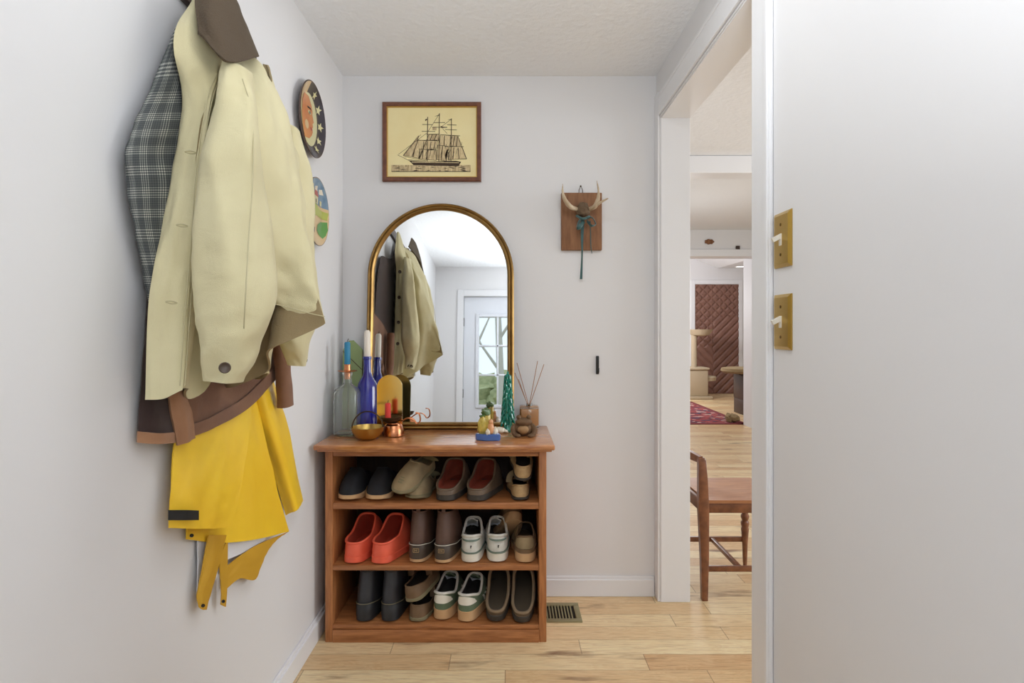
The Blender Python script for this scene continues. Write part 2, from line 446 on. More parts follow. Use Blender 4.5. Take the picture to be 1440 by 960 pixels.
M['redlin'] = mat('red felt lining', (196, 98, 72), .95, rgb2=(172, 82, 60), vscale=20)
M['clogbrown'] = mat('taupe leather', (116, 98, 80), .55, rgb2=(98, 82, 66), vscale=16)
M['clogsole'] = mat('dark taupe sole', (62, 56, 50), .7)
M['darkfelt'] = mat('black felt', (36, 37, 42), .9)
M['gumsole'] = mat('gum sole', (206, 166, 122), .65)
M['khaki'] = mat('khaki suede', (158, 138, 104), .85, rgb2=(138, 120, 90), vscale=16)
M['khakisole'] = mat('olive rubber sole', (128, 118, 88), .75)
M['cork'] = mat('tan cork', (190, 160, 116), .8, rgb2=(172, 140, 98), vscale=50)
M['innerdark'] = mat('dark shoe lining', (52, 44, 38), .95)
M['feltrim'] = mat('pale felt edge', (136, 116, 92), .95)
M['innerfelt'] = mat('brown felt lining', (84, 74, 60), .95)
M['innergrey'] = mat('grey shoe lining', (88, 82, 78), .95)
M['bootbrown'] = mat('brown boot leather', (96, 70, 58), .5, rgb2=(80, 56, 46), vscale=14)
M['bootrub'] = mat('dark brown boot rubber', (74, 62, 52), .5)
M['sneak'] = mat('white mesh', (226, 224, 216), .7, rgb2=(208, 206, 196), vscale=40)
M['sneaktrim'] = mat('grey green trim', (112, 128, 116), .7)
M['solewhite'] = mat('white foam sole', (232, 226, 212), .6)
M['green'] = mat('green suede', (108, 122, 96), .85, rgb2=(94, 110, 86), vscale=18)
M['bootblack'] = mat('black boot leather', (50, 50, 54), .45, rgb2=(38, 38, 42), vscale=14)
M['mary'] = mat('brown leather strap shoe', (120, 94, 68), .6, rgb2=(104, 80, 56), vscale=16)
M['fuzzy'] = mat('brown felt clog', (104, 86, 66), .95, rgb2=(86, 70, 54), vscale=22)
M['vent'] = mat('olive metal vent', (142, 134, 100), .5, .2)
M['ventdark'] = mat('painted vent shade', (38, 34, 28), .9)
M['switchwhite'] = mat('ivory toggle', (236, 232, 220), .35)
M['screw'] = mat('brass screw', (120, 92, 44), .4, .9)
M['leather'] = mat('brown quilted leather', (136, 98, 84), .5, rgb2=(124, 88, 76), vscale=8)
M['rug'] = mix_bands('red patterned wool', [(140, 50, 56), (166, 84, 84), (70, 58, 84), (150, 60, 62), (196, 160, 150), (92, 40, 52), (150, 66, 66)], .95)
M['rugborder'] = mat('dark red wool', (126, 54, 58), .95)
M['plush'] = mat('beige plush', (196, 178, 150), .95, bump=.5, bscale=90)
M['plushdark'] = mat('olive plush', (150, 128, 92), .95, bump=.5, bscale=90)
M['darkwood'] = mat('dark wood', (70, 52, 44), .5)
M['bark'] = mat('bark', (196, 192, 182), .9, bump=.5, bscale=20)
M['ground'] = mat('leaf litter', (186, 170, 130), .95, rgb2=(130, 130, 84), vscale=3)
M['foliage'] = mat('pale leaves', (190, 192, 150), .9, rgb2=(150, 158, 116), vscale=5)
M['doorwhite'] = mat('white door paint', (226, 229, 236), .4)
M['hinge'] = mat('steel hinge', (120, 118, 114), .4, .8)
M['lamp'] = mat('lit downlight', (255, 250, 240), .5, emit=3)
M['navy'] = mat('navy glaze', (52, 46, 58), .3, coat=.4)
M['faceglaze'] = mat('orange glaze', (214, 142, 78), .3, coat=.4, rgb2=(196, 112, 60), vscale=12)
M['creamglaze'] = mat('cream glaze', (214, 208, 160), .3, coat=.4)
M['skyglaze'] = mat('blue glaze painted', (96, 130, 158), .3, coat=.4, rgb2=(140, 160, 176), vscale=30)
M['limeglaze'] = mat('lime glaze', (176, 182, 84), .3, coat=.4)
M['sandglaze'] = mat('sand glaze', (216, 186, 140), .3, coat=.4)
M['leafglaze'] = mat('leaf green glaze', (96, 152, 76), .3, coat=.4)
M['redglaze'] = mat('red glaze', (176, 72, 56), .3, coat=.4)
M['platerim'] = mat('brown glaze rim', (92, 66, 54), .3, coat=.4)

# ------------------------------------------------------------------ the setting
XL, XR, XR2, YB, YR, ZC = -.778, .695, .833, 2.673, -.75, 2.439
b = BM(); box(b, -2.0, 7, -1.0, 12, -.05, 0); struct('floor', b, M['floor'])
b = BM(); box(b, XL - .12, XR2, YR - .15, YB + .1, ZC, ZC + .1); struct('ceiling', b, M['ceil'])
b = BM(); box(b, XL - .12, XL, YR, YB, 0, ZC); struct('wall_left', b, M['wall'])
b = BM(); box(b, XL - .12, XR2, YB, YB + .12, 0, ZC); struct('wall_back', b, M['wall'])
YN, YF, ZH = 1.605, 2.607, 2.222                       # the cased opening: near jamb, far jamb, head
b = BM()
box(b, XR, XR2, YR, YN - .004, 0, ZC); box(b, XR, XR2, YN - .004, YF + .004, ZH, ZC); box(b, XR, XR2, YF + .004, YB, 0, ZC)
struct('wall_right', b, M['wall'])
# casing and jambs, each its own trim
def casing_profile(bm, y0, y1, z0, z1):
    box(bm, XR - .012, XR + .002, y0, y1, z0, z1, .004)
b = BM(); box(b, XR - .012, XR, YN - .115, YN - .004, 0, ZC, .004); box(b, XR - .018, XR - .008, YN - .112, YN - .092, 0, ZC, .004); box(b, XR - .006, XR2, YN - .006, YN, 0, ZH + .002, .002); struct('trim_1', b, M['trim'])
b = BM(); box(b, XR - .010, XR, YF + .003, YB, 0, ZC - .1, .003); box(b, XR + .004, XR2, YF, YF + .006, 0, ZH, .002); struct('trim_2', b, M['trim'])
b = BM(); box(b, XR - .010, XR, YN - .006, YF, ZH + .008, ZH + .1, .004); box(b, XR - .014, XR, YN - .006, YF, ZH + .085, ZH + .1, .003); box(b, XR + .004, XR2 - .001, YN, YF, ZH - .005, ZH + .004, .001); struct('trim_3', b, M['trim'])
def baseboard(name, bm_boxes):
    b = BM()
    for q in bm_boxes: box(b, *q, bev=.003)
    struct(name, b, M['trim'])
baseboard('baseboard_left', [(XL, XL + .016, YR, YB - .014, 0, .078), (XL, XL + .009, YR, YB - .014, .07, .092)])
baseboard('baseboard_back', [(XL, XR - .012, YB - .014, YB, 0, .08), (XL, XR - .012, YB - .008, YB, .07, .094)])
baseboard('baseboard_right', [(XR - .014, XR, YR, YN - .118, 0, .09)])

# rear wall with the entrance door, seen in the mirror
DX0, DX1, DZ1 = -.475, .44, 2.12
b = BM(); box(b, XL - .12, DX0, YR - .12, YR, 0, ZC); box(b, DX1, XR2, YR - .12, YR, 0, ZC); box(b, DX0, DX1, YR - .12, YR, DZ1, ZC)
struct('wall_rear', b, M['wall'])
b = BM()
box(b, DX0 - .065, DX0, YR, YR + .015, 0, DZ1 + .065, .004); box(b, DX1, DX1 + .065, YR, YR + .015, 0, DZ1 + .065, .004); box(b, DX0, DX1, YR, YR + .015, DZ1, DZ1 + .065, .004)
struct('trim_4', b, M['trim'])
GX0, GX1, GZ0, GZ1 = -.31, .28, .98, 1.90
b = BM(); y0, y1 = YR - .07, YR - .025; e = .004
box(b, DX0 + e, GX0, y0, y1, .012, DZ1 - e); box(b, GX1, DX1 - e, y0, y1, .012, DZ1 - e); box(b, GX0, GX1, y0, y1, .012, GZ0); box(b, GX0, GX1, y0, y1, GZ1, DZ1 - e)
for (xa, xb) in ((-.40, -.05), (.02, .37)):               # raised lower panels
    box(b, xa, xb, y1, y1 + .008, .18, .8, .004)
for q in ((GX0 - .035, GX0, GZ0 - .035, GZ1 + .035), (GX1, GX1 + .035, GZ0 - .035, GZ1 + .035)): box(b, q[0], q[1], y1, y1 + .012, q[2], q[3], .004)
box(b, GX0, GX1, y1, y1 + .012, GZ1, GZ1 + .035, .004); box(b, GX0, GX1, y1, y1 + .012, GZ0 - .035, GZ0, .004)
door = struct('door_1', b, M['doorwhite'])
b = BM()
for i in (1, 2):
    xx = GX0 + (GX1 - GX0) * i / 3; box(b, xx - .009, xx + .009, y0 + .01, y1 + .004, GZ0, GZ1, .002)
    zz = GZ0 + (GZ1 - GZ0) * i / 3; box(b, GX0, GX1, y0 + .01, y1 + .004, zz - .009, zz + .009, .002)
obj('window_grille', b, M['doorwhite'], door)
b = BM(); box(b, GX0, GX1, y0 + .02, y0 + .024, GZ0, GZ1); obj('pane', b, M['pane'], door)
for z in (.25, 1.05, 1.8):
    b = BM(); lathe(b, [(.006, 0), (.006, .09)], (DX0 + .002, y1 + .006, z), 10); obj('hinge', b, M['hinge'], door)
b = BM(); lathe(b, [(.026, 0), (.026, .004), (.01, .01), (.01, .03), (.026, .038), (.028, .05), (.02, .06), (0, .062)], (DX1 - .06, y1, .95), 20, 'Y'); obj('door_knob', b, M['brass'], door)

# dining room and the room beyond
b = BM(); box(b, XR2, 7, -1.0, 6.95, ZC, ZC + .1); struct('ceiling_dining', b, M['ceil'])
b = BM(); box(b, XR2, 7, 3.89, 4.05, 2.318, ZC - .001, .006); struct('trim_beam', b, M['trim'])
b = BM(); box(b, XR2, 7, -1.0, -.9, 0, ZC); struct('wall_dining_front', b, M['wall'])
b = BM(); box(b, 6.9, 7, -1.0, 12, 0, 3.2); struct('wall_dining_right', b, M['wall'])
b = BM(); box(b, XR2 - .12, XR2, YB + .12, 12, 0, 3.2); struct('wall_dining_left', b, M['wall'])
OX = 3.065
b = BM(); box(b, XR2, OX, 6.83, 6.95, 2.124, ZC); box(b, XR2, 1.2, 6.83, 6.95, 0, 2.124); box(b, OX, 6.9, 6.83, 7.42, 0, ZC); box(b, XR2, 6.9, 6.95, 7.1, 2.124, 3.2)
struct('wall_dining_back', b, M['wall'])
b = BM(); box(b, 1.2, OX + .02, 6.805, 6.83, 2.118, 2.205, .006); struct('trim_5', b, M['trim'])
b = BM(); box(b, XR2, 7, 11.0, 11.12, 0, 3.2); struct('wall_living_back', b, M['wall'])
b = BM()                                               # raked ceiling, low on the right
prism(b, [(XR2, 3.0), (3.3, 2.72), (4.05, 2.42), (7, 2.42), (7, 2.52), (4.05, 2.52), (3.3, 2.82), (XR2, 3.1)], lambda a, c, d: Vector((a, 7.1 + d, c)), 3.9)
struct('ceiling_living', b, M['ceil'])
b = BM(); box(b, 3.52, 3.60, 10.97, 11.0, 0, 2.19, .004); box(b, 4.44, 4.52, 10.97, 11.0, 0, 2.19, .004); box(b, 3.60, 4.44, 10.97, 11.0, 2.11, 2.19, .004); struct('trim_6', b, M['trim'])
# quilted leather door at the far end
def quilt(x, z):
    W2, H2 = .83, 2.1; u = x / W2; c = abs(u - .5)
    p = .16
    d1 = abs(((x + z * 1.0) / p) % 1 - .5) * 2; d2 = abs(((x - z * 1.0) / p) % 1 - .5) * 2
    h = z / H2
    dia = min(d1, d2)
    chev = d2 if u > .42 else d1
    k = dia if (u < .42 and h > .42) or (u >= .42 and h > .7) else (chev if h < .5 or u < .42 else min(chev, .35 + d1))
    cl = min(1, abs(u - .42) / .012)
    return .022 * min(1, k * 2.2) * (.4 + .6 * cl)
b = BM(); nx, nz = 90, 210; G = [[b.verts.new(Vector((3.604 + .832 * i / nx, 10.985 - quilt(.83 * i / nx, 2.1 * j / nz), .004 + 2.1 * j / nz))) for j in range(nz + 1)] for i in range(nx + 1)]
for i in range(nx):
    for j in range(nz): b.faces.new([G[i][j], G[i + 1][j], G[i + 1][j + 1], G[i][j + 1]])
edge = [G[i][0] for i in range(nx + 1)] + [G[nx][j] for j in range(1, nz + 1)] + [G[i][nz] for i in range(nx - 1, -1, -1)] + [G[0][j] for j in range(nz - 1, 0, -1)]
back = [b.verts.new(Vector((v.co.x, 10.998, v.co.z))) for v in edge]
ring_faces(b, [edge, back]); cap(b, back)
door = struct('door_2', b, M['leather'], 40)

# outside, beyond the entrance door
b = BM(); box(b, -9, 9, -14, -1.0, -.25, -.2); struct('ground', b, M['ground'])
def tree(x, y, r, h, lean, i):
    t = thing('tree', ['slim grey tree trunk seen through the door glass, nearest the hinges', 'pale tree trunk seen through the door glass in the middle', 'grey tree trunk farthest out seen through the door glass', 'thick grey tree trunk seen through the door glass'][i % 4], 'tree', (x, y, -.2), group='trees outside the entrance door')
    b = BM(); tube(b, cat1([(x, y, -.2), (x + lean * .4, y, h * .5), (x + lean, y, h)], 14), [r * (1 - .05 * k) for k in range(14)], 10); obj('trunk', b, M['bark'], t)
    b = BM(); rnd = random.Random(i)
    for k in range(6):
        z = h * (.3 + .1 * k); a = rnd.uniform(-1, 1); tube(b, [(x + lean * z / h, y, z), (x + lean * z / h + a * .5, y + .2, z + .5), (x + lean * z / h + a * .9, y + .3, z + 1.1)], [r * .35, r * .22, r * .1], 6)
    obj('branches', b, M['bark'], t)
for i, (x, y, r, h, l) in enumerate([(-1.0, -5.5, .12, 5.5, .2), (-.1, -6.5, .10, 6, -.3), (.9, -7.5, .12, 6, .2), (-2.0, -8.0, .13, 6, .3)]): tree(x, y, r, h, l, i)
for i, (x, y) in enumerate([(-4.2, -9.5), (-.9, -12.0), (2.4, -9.8)]):
    b = BM(); rnd = random.Random(i + 20)
    for k in range(14): blob(b, (x + rnd.uniform(-1, 1), y + rnd.uniform(-.6, .6), rnd.uniform(.2, 1.8)), .6, .5, .5, 0, 12, 8, .6, k)
    single('shrub', b, M['foliage'], ['pale shrub behind the trees outside, left of the three', 'pale shrub behind the trees outside, middle of the three', 'pale shrub behind the trees outside, right of the three'][i], 'shrub', 'shrubs outside the entrance door')

# ------------------------------------------------------------------ shoe cabinet
CX0, CX1, CYF, CYB = -.733, .152, 2.273, 2.652
ZT, ZU = .800, .771
cab = thing('shoe_cabinet', 'low brown wooden bookcase with three shelves of shoes beneath the arched mirror', 'shoe shelf', ((CX0 + CX1) / 2, (CYF + CYB) / 2, 0))
b = BM()
box(b, -.760, .181, 2.210, 2.660, ZU + .008, ZT, .006, seg=3); box(b, -.748, .170, 2.222, 2.655, ZU, ZU + .012, .003)
obj('top', b, M['pine_top'], cab)
for x0 in (CX0, CX1 - .030):
    b = BM(); box(b, x0, x0 + .030, CYF, CYB, 0, ZU, .003); obj('side_panel', b, M['pine_v'], cab)
b = BM(); box(b, CX0 + .03, CX1 - .03, CYF + .004, CYF + .024, .742, ZU, .003); obj('apron', b, M['pine'], cab)
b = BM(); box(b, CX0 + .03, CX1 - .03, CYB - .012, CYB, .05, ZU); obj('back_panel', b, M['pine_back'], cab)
SH = [.557, .307, .069]
for z, th in zip(SH[:2], (.026, .021)):
    b = BM(); box(b, CX0 + .03, CX1 - .03, CYF + .002, CYB - .012, z - th, z, .003); obj('shelf', b, M['pine'], cab)
b = BM(); box(b, CX0 + .03, CX1 - .03, CYF + .003, CYB - .012, SH[2] - .018, SH[2], .002); obj('shelf', b, M['pine'], cab)
b = BM(); box(b, CX0 + .03, CX1 - .03, CYF - .003, CYF + .017, 0, SH[2] - .019, .003); obj('plinth', b, M['pine'], cab)

# ------------------------------------------------------------------ shoes
def sm(x): x = max(0, min(1, x)); return x * x * (3 - 2 * x)
def interp(tab, t):
    for (a, x), (c, y) in zip(tab, tab[1:]):
        if t <= c: return x + (y - x) * sm((t - a) / (c - a) if c > a else 0)
    return tab[-1][1]

def outline(L, W, n=56, side=1, pw=.72, heel=.86, waist=.78, ball=1.0, bend=.008, grow=0, t0=0, t1=1):
    pts = []
    for k in range(n):
        th = 2 * PI * k / n; u = .5 - .5 * math.cos(th); t = t0 + (t1 - t0) * u; s = math.sin(th)
        pr = interp([(0, heel), (.38, waist), (.70, ball), (1, ball * .9)], t)
        x = math.copysign(abs(s) ** pw, s) * (W * pr + grow) + side * bend * math.sin(PI * min(1, t * 1.0)) * (1 if t > .4 else t / .4)
        pts.append((x, -grow + t * (L + 2 * grow), t))
    return pts

def make_shoe(name, label, cat, group, L=.29, W=.055, sole=.022, side=1, ta=.03, tb=.55, zheel=.075, zside=.055, zthroat=.095,
              tw=.78, upper='clogbrown', lining='innerdark', solem='clogsole', rim=None, k1=.12, k2=.95, toe_k=1.0, heel_sole=None,
              rimr=.0035, pw=.72, bend=.008, welt=None, midsole=None, lean=0, notch=False, tpw=.8):
    """shoe in local space: heel at y=0, toe at y=L, standing on z=0"""
    t = thing(name, label, cat, group=group, world=False)
    n = 56
    O = outline(L, W, n, side, pw, bend=bend)
    hs = heel_sole if heel_sole is not None else sole
    sz = lambda q: interp([(0, hs), (.3, hs), (.5, sole), (.8, sole), (1, sole + .004)], q)
    # top line
    TL = outline(L, W * tw, n, side, tpw, bend=bend, t0=ta, t1=tb)
    T = []
    for x, y, q in TL:
        u = (q - ta) / (tb - ta); T.append(Vector((x, y - lean * 0, interp([(0, zheel), (.45, zside), (1, zthroat)], u))))
    T = [v + Vector((0, lean * (v.z - sole), 0)) for v in T]
    B = [Vector((x, y, sz(q))) for x, y, q in O]
    def on(k, s, out=.0012):
        p, q = B[k], T[k]; fr = sm((p.y / L - .45) / .4); kx = .02 + (k1 - .02) * fr; zt = q.z * (1 - fr * .22)
        C = Vector((p.x + (q.x - p.x) * kx, p.y + (q.y - p.y) * kx, p.z + (zt - p.z) * (k2 * fr + .5 * (1 - fr)) * (toe_k if fr > .5 else 1)))
        if fr < .5: C += Vector((p.x * .10, 0, 0)) * (1 - fr)
        v = (1 - s) ** 2 * p + 2 * s * (1 - s) * C + s * s * q
        return v + Vector((math.copysign(out, p.x), 0, 0))
    def surface(bm, inset, rings, flip, drop):
        R = []
        Bi = []
        cx = Vector((0, L * .42, 0))
        for p in B:
            d = Vector((p.x - cx.x, (p.y - cx.y) * .35, 0)); d = d.normalized() if d.length else d
            Bi.append(Vector((p.x, p.y, p.z)) - d * inset + Vector((0, 0, drop)))
        for k in range(rings + 1):
            s = k / rings; row = []
            for p, q in zip(Bi, T):
                fr = sm((p.y / L - .45) / .4)                 # 0 at the heel, 1 at the toe
                if inset:
                    d = Vector((q.x, (q.y - (ta + tb) / 2 * L) * .6, 0)); d = d.normalized() if d.length else d
                    q = q - d * .0015
                kx = .02 + (k1 - .02) * fr
                zt = q.z if fr < .01 else q.z * (1 - fr * .22) + 0
                C = Vector((p.x + (q.x - p.x) * kx, p.y + (q.y - p.y) * kx, p.z + (zt - p.z) * (k2 * fr + .5 * (1 - fr)) * (toe_k if fr > .5 else 1)))
                if fr < .5: C += Vector((p.x * .10, 0, 0)) * (1 - fr)
                row.append(bm.verts.new((1 - s) ** 2 * p + 2 * s * (1 - s) * C + s * s * q))
            R.append(row)
        ring_faces(bm, R); return R
    b = BM(); R = surface(b, 0, 12, False, -.003); cap(b, R[0])
    obj('upper', b, M[upper], t, 60)
    b = BM(); R = surface(b, .005, 10, True, .004); cap(b, R[0]); obj('lining', b, M[lining], t, 60)
    b = BM(); tube(b, T, rimr, 8, closed=True); obj('collar', b, M[rim or upper], t, 60)
    # sole
    b = BM()
    g = .003; O2 = outline(L, W, n, side, pw, bend=bend, grow=g); O1 = outline(L, W, n, side, pw, bend=bend, grow=-.002)
    def zb(q): return interp([(0, .004), (.1, 0), (.75, 0), (1, .012)], q) + (0 if not notch else .008 * math.exp(-((q - .38) / .09) ** 2))
    rr = [[b.verts.new((x, y, zb(q))) for x, y, q in O1], [b.verts.new((x, y, zb(q) + .003)) for x, y, q in O2], [b.verts.new((x, y, sz(q) - .002)) for x, y, q in O2], [b.verts.new((x, y, sz(q) + .002)) for x, y, q in O1]]
    ring_faces(b, rr); cap(b, rr[0]); cap(b, rr[-1]); obj('sole', b, M[solem], t, 50)
    if midsole:
        b = BM(); O3 = outline(L, W, n, side, pw, bend=bend, grow=.0045); a0, a1 = midsole[1], midsole[2]
        rr = [[b.verts.new((x, y, sz(q) * a0)) for x, y, q in O3], [b.verts.new((x, y, sz(q) * a1)) for x, y, q in O3]]
        ri = [[b.verts.new((x * .9, y, sz(q) * a1)) for x, y, q in O2]]
        ring_faces(b, rr); ring_faces(b, [rr[1], ri[0]]); cap(b, ri[0]); cap(b, rr[0]); obj('midsole', b, M[midsole[0]], t, 50)
    if welt:
        b = BM(); tube(b, [Vector((x * 1.0, y, sz(q) + welt[1])) for x, y, q in outline(L, W, n, side, pw, bend=bend, grow=.001)], .0025, 6, closed=True); obj('welt', b, M[welt[0]], t)
    return t, dict(on=on, B=B, T=T, L=L, W=W, sz=sz, ta=ta, tb=tb)

def strap(t, g, tt, z_side, z_top, wid, m, name='strap'):
    L, W = g['L'], g['W']; y = L * tt
    pts = []
    for k in range(17):
        a = PI * k / 16; pts.append(Vector((math.cos(a) * W * .74, y + .01 * math.sin(a), z_side + (z_top - z_side) * math.sin(a) ** .7)))
    b = BM(); tube(b, pts, wid, 8, flat=.16, up=(0, 1, 0)); return obj(name, b, M[m], t, 60)

def place(t, px, shelf, yaw=0, Y=None, pitch=0, roll=0, dz=0, back=False):
    """heel (or toe when back) at the front of the shelf, at photograph column px"""
    Y = Y or CYF + .018
    t.location = ((px - CX) / F * Y, Y, SH[shelf] + .001 + dz)
    e = Matrix.Rotation(math.radians(yaw), 4, 'Z') @ Matrix.Rotation(math.radians(pitch), 4, 'X') @ Matrix.Rotation(math.radians(roll), 4, 'Y')
    t.rotation_euler = e.to_euler()
    return t

def dup(root, label):
    r = root.copy(); COL.objects.link(r); r['label'] = label
    for ch in list(root.children):
        c = ch.copy(); COL.objects.link(c); c.parent = r
        for gch in ch.children: d = gch.copy(); COL.objects.link(d); d.parent = c
    return r

# --- top shelf
t, g = make_shoe('slipper', 'black slipper with tan sole at the far left of the top shelf', 'slipper', 'pair of black slippers on the top shelf', L=.27, W=.056, sole=.024, tb=.5, zheel=.06, zside=.055, zthroat=.105, upper='darkfelt', lining='darkfelt', solem='gumsole', k1=.05, k2=1.05, pw=.62)
place(t, 515, 0, 178, Y=CYF + .272); o = dup(t, 'black slipper with tan sole, second from the left on the top shelf'); place(o, 551, 0, 178, Y=CYF + .272)
t, g = make_shoe('clog', 'khaki rubber clog lying right way up beneath its tipped mate', 'clog', 'pair of khaki rubber clogs on the top shelf', L=.25, W=.054, sole=.02, zheel=.045, zside=.042, zthroat=.085, upper='khaki', lining='khakisole', solem='khakisole', tb=.5)
strap(t, g, .1, .05, .06, .012, 'khakisole', 'heel_strap')
place(t, 606, 0, 172, Y=CYF + .262)
o = dup(t, 'khaki rubber clog tipped toe down on top of its mate'); o.location = (-.335, 2.475, SH[0] + .105)
o.rotation_euler = (Matrix.Rotation(math.radians(152), 4, 'Z') @ Matrix.Rotation(math.radians(-17), 4, 'X') @ Matrix.Rotation(math.radians(-14), 4, 'Y')).to_euler()
t, g = make_shoe('clog', 'taupe clog with red felt lining, left one of its pair', 'clog', 'pair of taupe clogs with red lining on the top shelf', L=.30, W=.064, sole=.026, tb=.60, zheel=.046, zside=.068, zthroat=.135, tw=.93, upper='clogbrown', lining='redlin', solem='clogsole', k1=.05, k2=1.0, rimr=.005)
place(t, 624, 0, -9, Y=CYF + .010); o = dup(t, 'taupe clog with red felt lining, right one of its pair'); place(o, 667, 0, -13, Y=CYF + .010)
t, g = make_shoe('strap_shoe', 'tan strap shoe at the right end of the top shelf, lower of its stacked pair', 'shoe', 'pair of tan strap shoes stacked on the top shelf', L=.25, W=.05, sole=.016, tb=.68, zheel=.062, zside=.045, zthroat=.05, tw=.84, upper='cork', lining='innerdark', solem='clogsole', k1=.1)
strap(t, g, .5, .045, .085, .012, 'khaki')
place(t, 733, 0, 6); o = dup(t, 'tan strap shoe at the right end of the top shelf, upper of its stacked pair'); place(o, 736, 0, 4, pitch=14, dz=.078)
# --- middle shelf
t, g = make_shoe('clog', 'coral garden clog at the far left of the middle shelf', 'clog', 'pair of coral garden clogs on the middle shelf', L=.29, W=.062, sole=.03, tb=.60, zheel=.080, zside=.088, zthroat=.150, tw=.90, upper='orange', lining='orangein', solem='orange', k1=.05, k2=.9, rimr=.005, pw=.66)
place(t, 493.5, 1, -8, Y=CYF + .010); o = dup(t, 'coral garden clog, second from the left on the middle shelf'); place(o, 531, 1, -14, Y=CYF + .006)
def duck_boot(label, group, upper, rub, solem, px, shelf, tab, H=.195, weltm='solewhite'):
    t, g = make_shoe('boot', label, 'boot', group, L=.28, W=.055, sole=.03, heel_sole=.022, ta=.05, tb=.46, zheel=H, zside=H, zthroat=H + .005, tw=.78, upper=upper, lining='innerdark', solem=solem, k1=.3, k2=.75, lean=.14)
    # rubber shell around the foot
    b = BM(); n = 56; O = outline(.28, .055, n, 1, .70, grow=.004); hts = [(0, .075), (.3, .06), (.6, .055), (1, .045)]
    r0 = [b.verts.new((x, y, g['sz'](q) - .004)) for x, y, q in O]
    r1 = [b.verts.new((x * 1.02, y, g['sz'](q) + .02)) for x, y, q in O]
    r2 = [b.verts.new((x, y + .004 * (1 - q), interp(hts, q))) for x, y, q in O]
    r3 = [b.verts.new((x * .9, y * .97 + .006, interp(hts, q) + .002)) for x, y, q in O]
    ring_faces(b, [r0, r1, r2, r3]); cap(b, r3); cap(b, r0); obj('rubber_shell', b, M[rub], t, 60)
    b = BM(); tube(b, [Vector((x, y, interp(hts, q))) for x, y, q in outline(.28, .055, n, 1, .70, grow=.0045)], .0013, 6, closed=True); obj('seam', b, M[weltm], t)
    if tab:
        b = BM(); box(b, -.013, .013, -.0085, -.0035, .047, .064, .001); o2 = obj('heel_badge', b, M[rub], t)
        b = BM()
        for q in ((-.012, .012, .062, .0635), (-.012, .012, .0475, .049), (-.012, -.0105, .0475, .0635), (.0105, .012, .0475, .0635), (-.006, -.0045, .051, .060), (.003, .0045, .051, .060), (-.006, .003, .0555, .0568)): box(b, q[0], q[1], -.0095, -.008, q[2], q[3])
        obj('badge_mark', b, M['cork'], o2)
    b = BM(); box(b, -.008, .008, .014 + .14 * H - .006, .016 + .14 * H - .004, H - .02, H + .016, .0008); obj('pull_tab', b, M[upper], t)
    return place(t, px, shelf, -3)
t = duck_boot('brown rubber-bottomed boot, left one of its pair on the middle shelf', 'pair of brown boots on the middle shelf', 'bootbrown', 'bootrub', 'gumsole', 585.5, 1, True)
o = dup(t, 'brown rubber-bottomed boot, right one of its pair on the middle shelf'); place(o, 621, 1, -6, Y=CYF + .012)
def sneaker(label, group, up, trim, px, yaw, stripes=False, solem='solewhite', shelf=1):
    t, g = make_shoe('sneaker', label, 'sneaker', group, L=.29, W=.058, sole=.038, heel_sole=.042, tb=.54, ta=.02, zheel=.108, zside=.090, zthroat=.135, tw=.84, upper=up, lining='innergrey', solem=solem, k1=.25, k2=.8, rim='sneak', rimr=.0055, notch=not stripes, midsole=(('gumsole' if stripes else 'sneaktrim'), .9, 1.04))
    L, W = .29, .058
    b = BM()                                              # heel counter
    n = 56; O = outline(L, W, n, 1, .72, grow=.0035)
    zs = (.07, .103) if stripes else (.05, .078)
    def band(bm, z0, z1, t1, gr):
        P = [p for p in outline(L, W, n, 1, .72, grow=gr) if p[2] < t1]
        P.sort(key=lambda p: math.atan2(p[0], -(p[1] - L * .3)))
        k = lambda q: 1 - q / t1
        a = [bm.verts.new((x * .98, y, z0 + .0)) for x, y, q in P]; c = [bm.verts.new((x * .93, y + .002, z0 + (z1 - z0) * (.25 + .75 * k(q)))) for x, y, q in P]
        ai = [bm.verts.new((x * .90, y + .004, z0)) for x, y, q in P]; ci = [bm.verts.new((x * .86, y + .006, z0 + (z1 - z0) * (.25 + .75 * k(q)))) for x, y, q in P]
        ring_faces(bm, [ai, a, c, ci], False)
    band(b, zs[0], zs[1], .16, .0035); obj('heel_counter', b, M['solewhite' if stripes else 'sneak'], t, 60)
    if not stripes:
        b = BM(); band(b, .088, .094, .14, .004); obj('heel_tab', b, M['sneaktrim'], t, 60)
        b = BM(); box(b, -.002, .002, -.0065, -.002, .063, .072); box(b, -.002, .004, -.0065, -.002, .070, .0725); obj('heel_mark', b, M['black'], t)
    # tongue with laces
    b = BM(); patch(b, [[Vector((x, L * .50, .118 + .016 * (1 - abs(x) / .03))), Vector((x, L * .56, .118)), Vector((x, L * .66, .098))] for x in (-.026, 0, .026)], 9, 9, .005); obj('tongue', b, M[up], t)
    b = BM()
    for k in range(4):
        y = L * (.57 + .045 * k); z = .117 - .011 * k
        tube(b, cat1([(-.026, y, z - .004), (0, y + .005, z + .003), (.026, y, z - .004)], 7), .003, 6)
    obj('laces', b, M['white'], t)
    if stripes:
        for sd in (-1, 1):
            for k in range(3):
                b = BM(); ks = [12 + 2 * k, 13 + 2 * k] if sd > 0 else [44 - 2 * k, 43 - 2 * k]
                for (ka, kb) in ((ks[0], ks[1]),):
                    lo_ = [g['on'](ka, .12 + .09 * q) for q in range(7)]; hi_ = [g['on'](kb, .12 + .09 * q) for q in range(7)]
                    patch(b, [lo_, hi_], 4, 14, .0022)
                obj('side_stripe', b, M['solewhite'], t)
    return place(t, px, shelf, yaw)
t = sneaker('white running sneaker, left one of its pair on the middle shelf', 'pair of white sneakers on the middle shelf', 'sneak', 'sneaktrim', 662, 2)
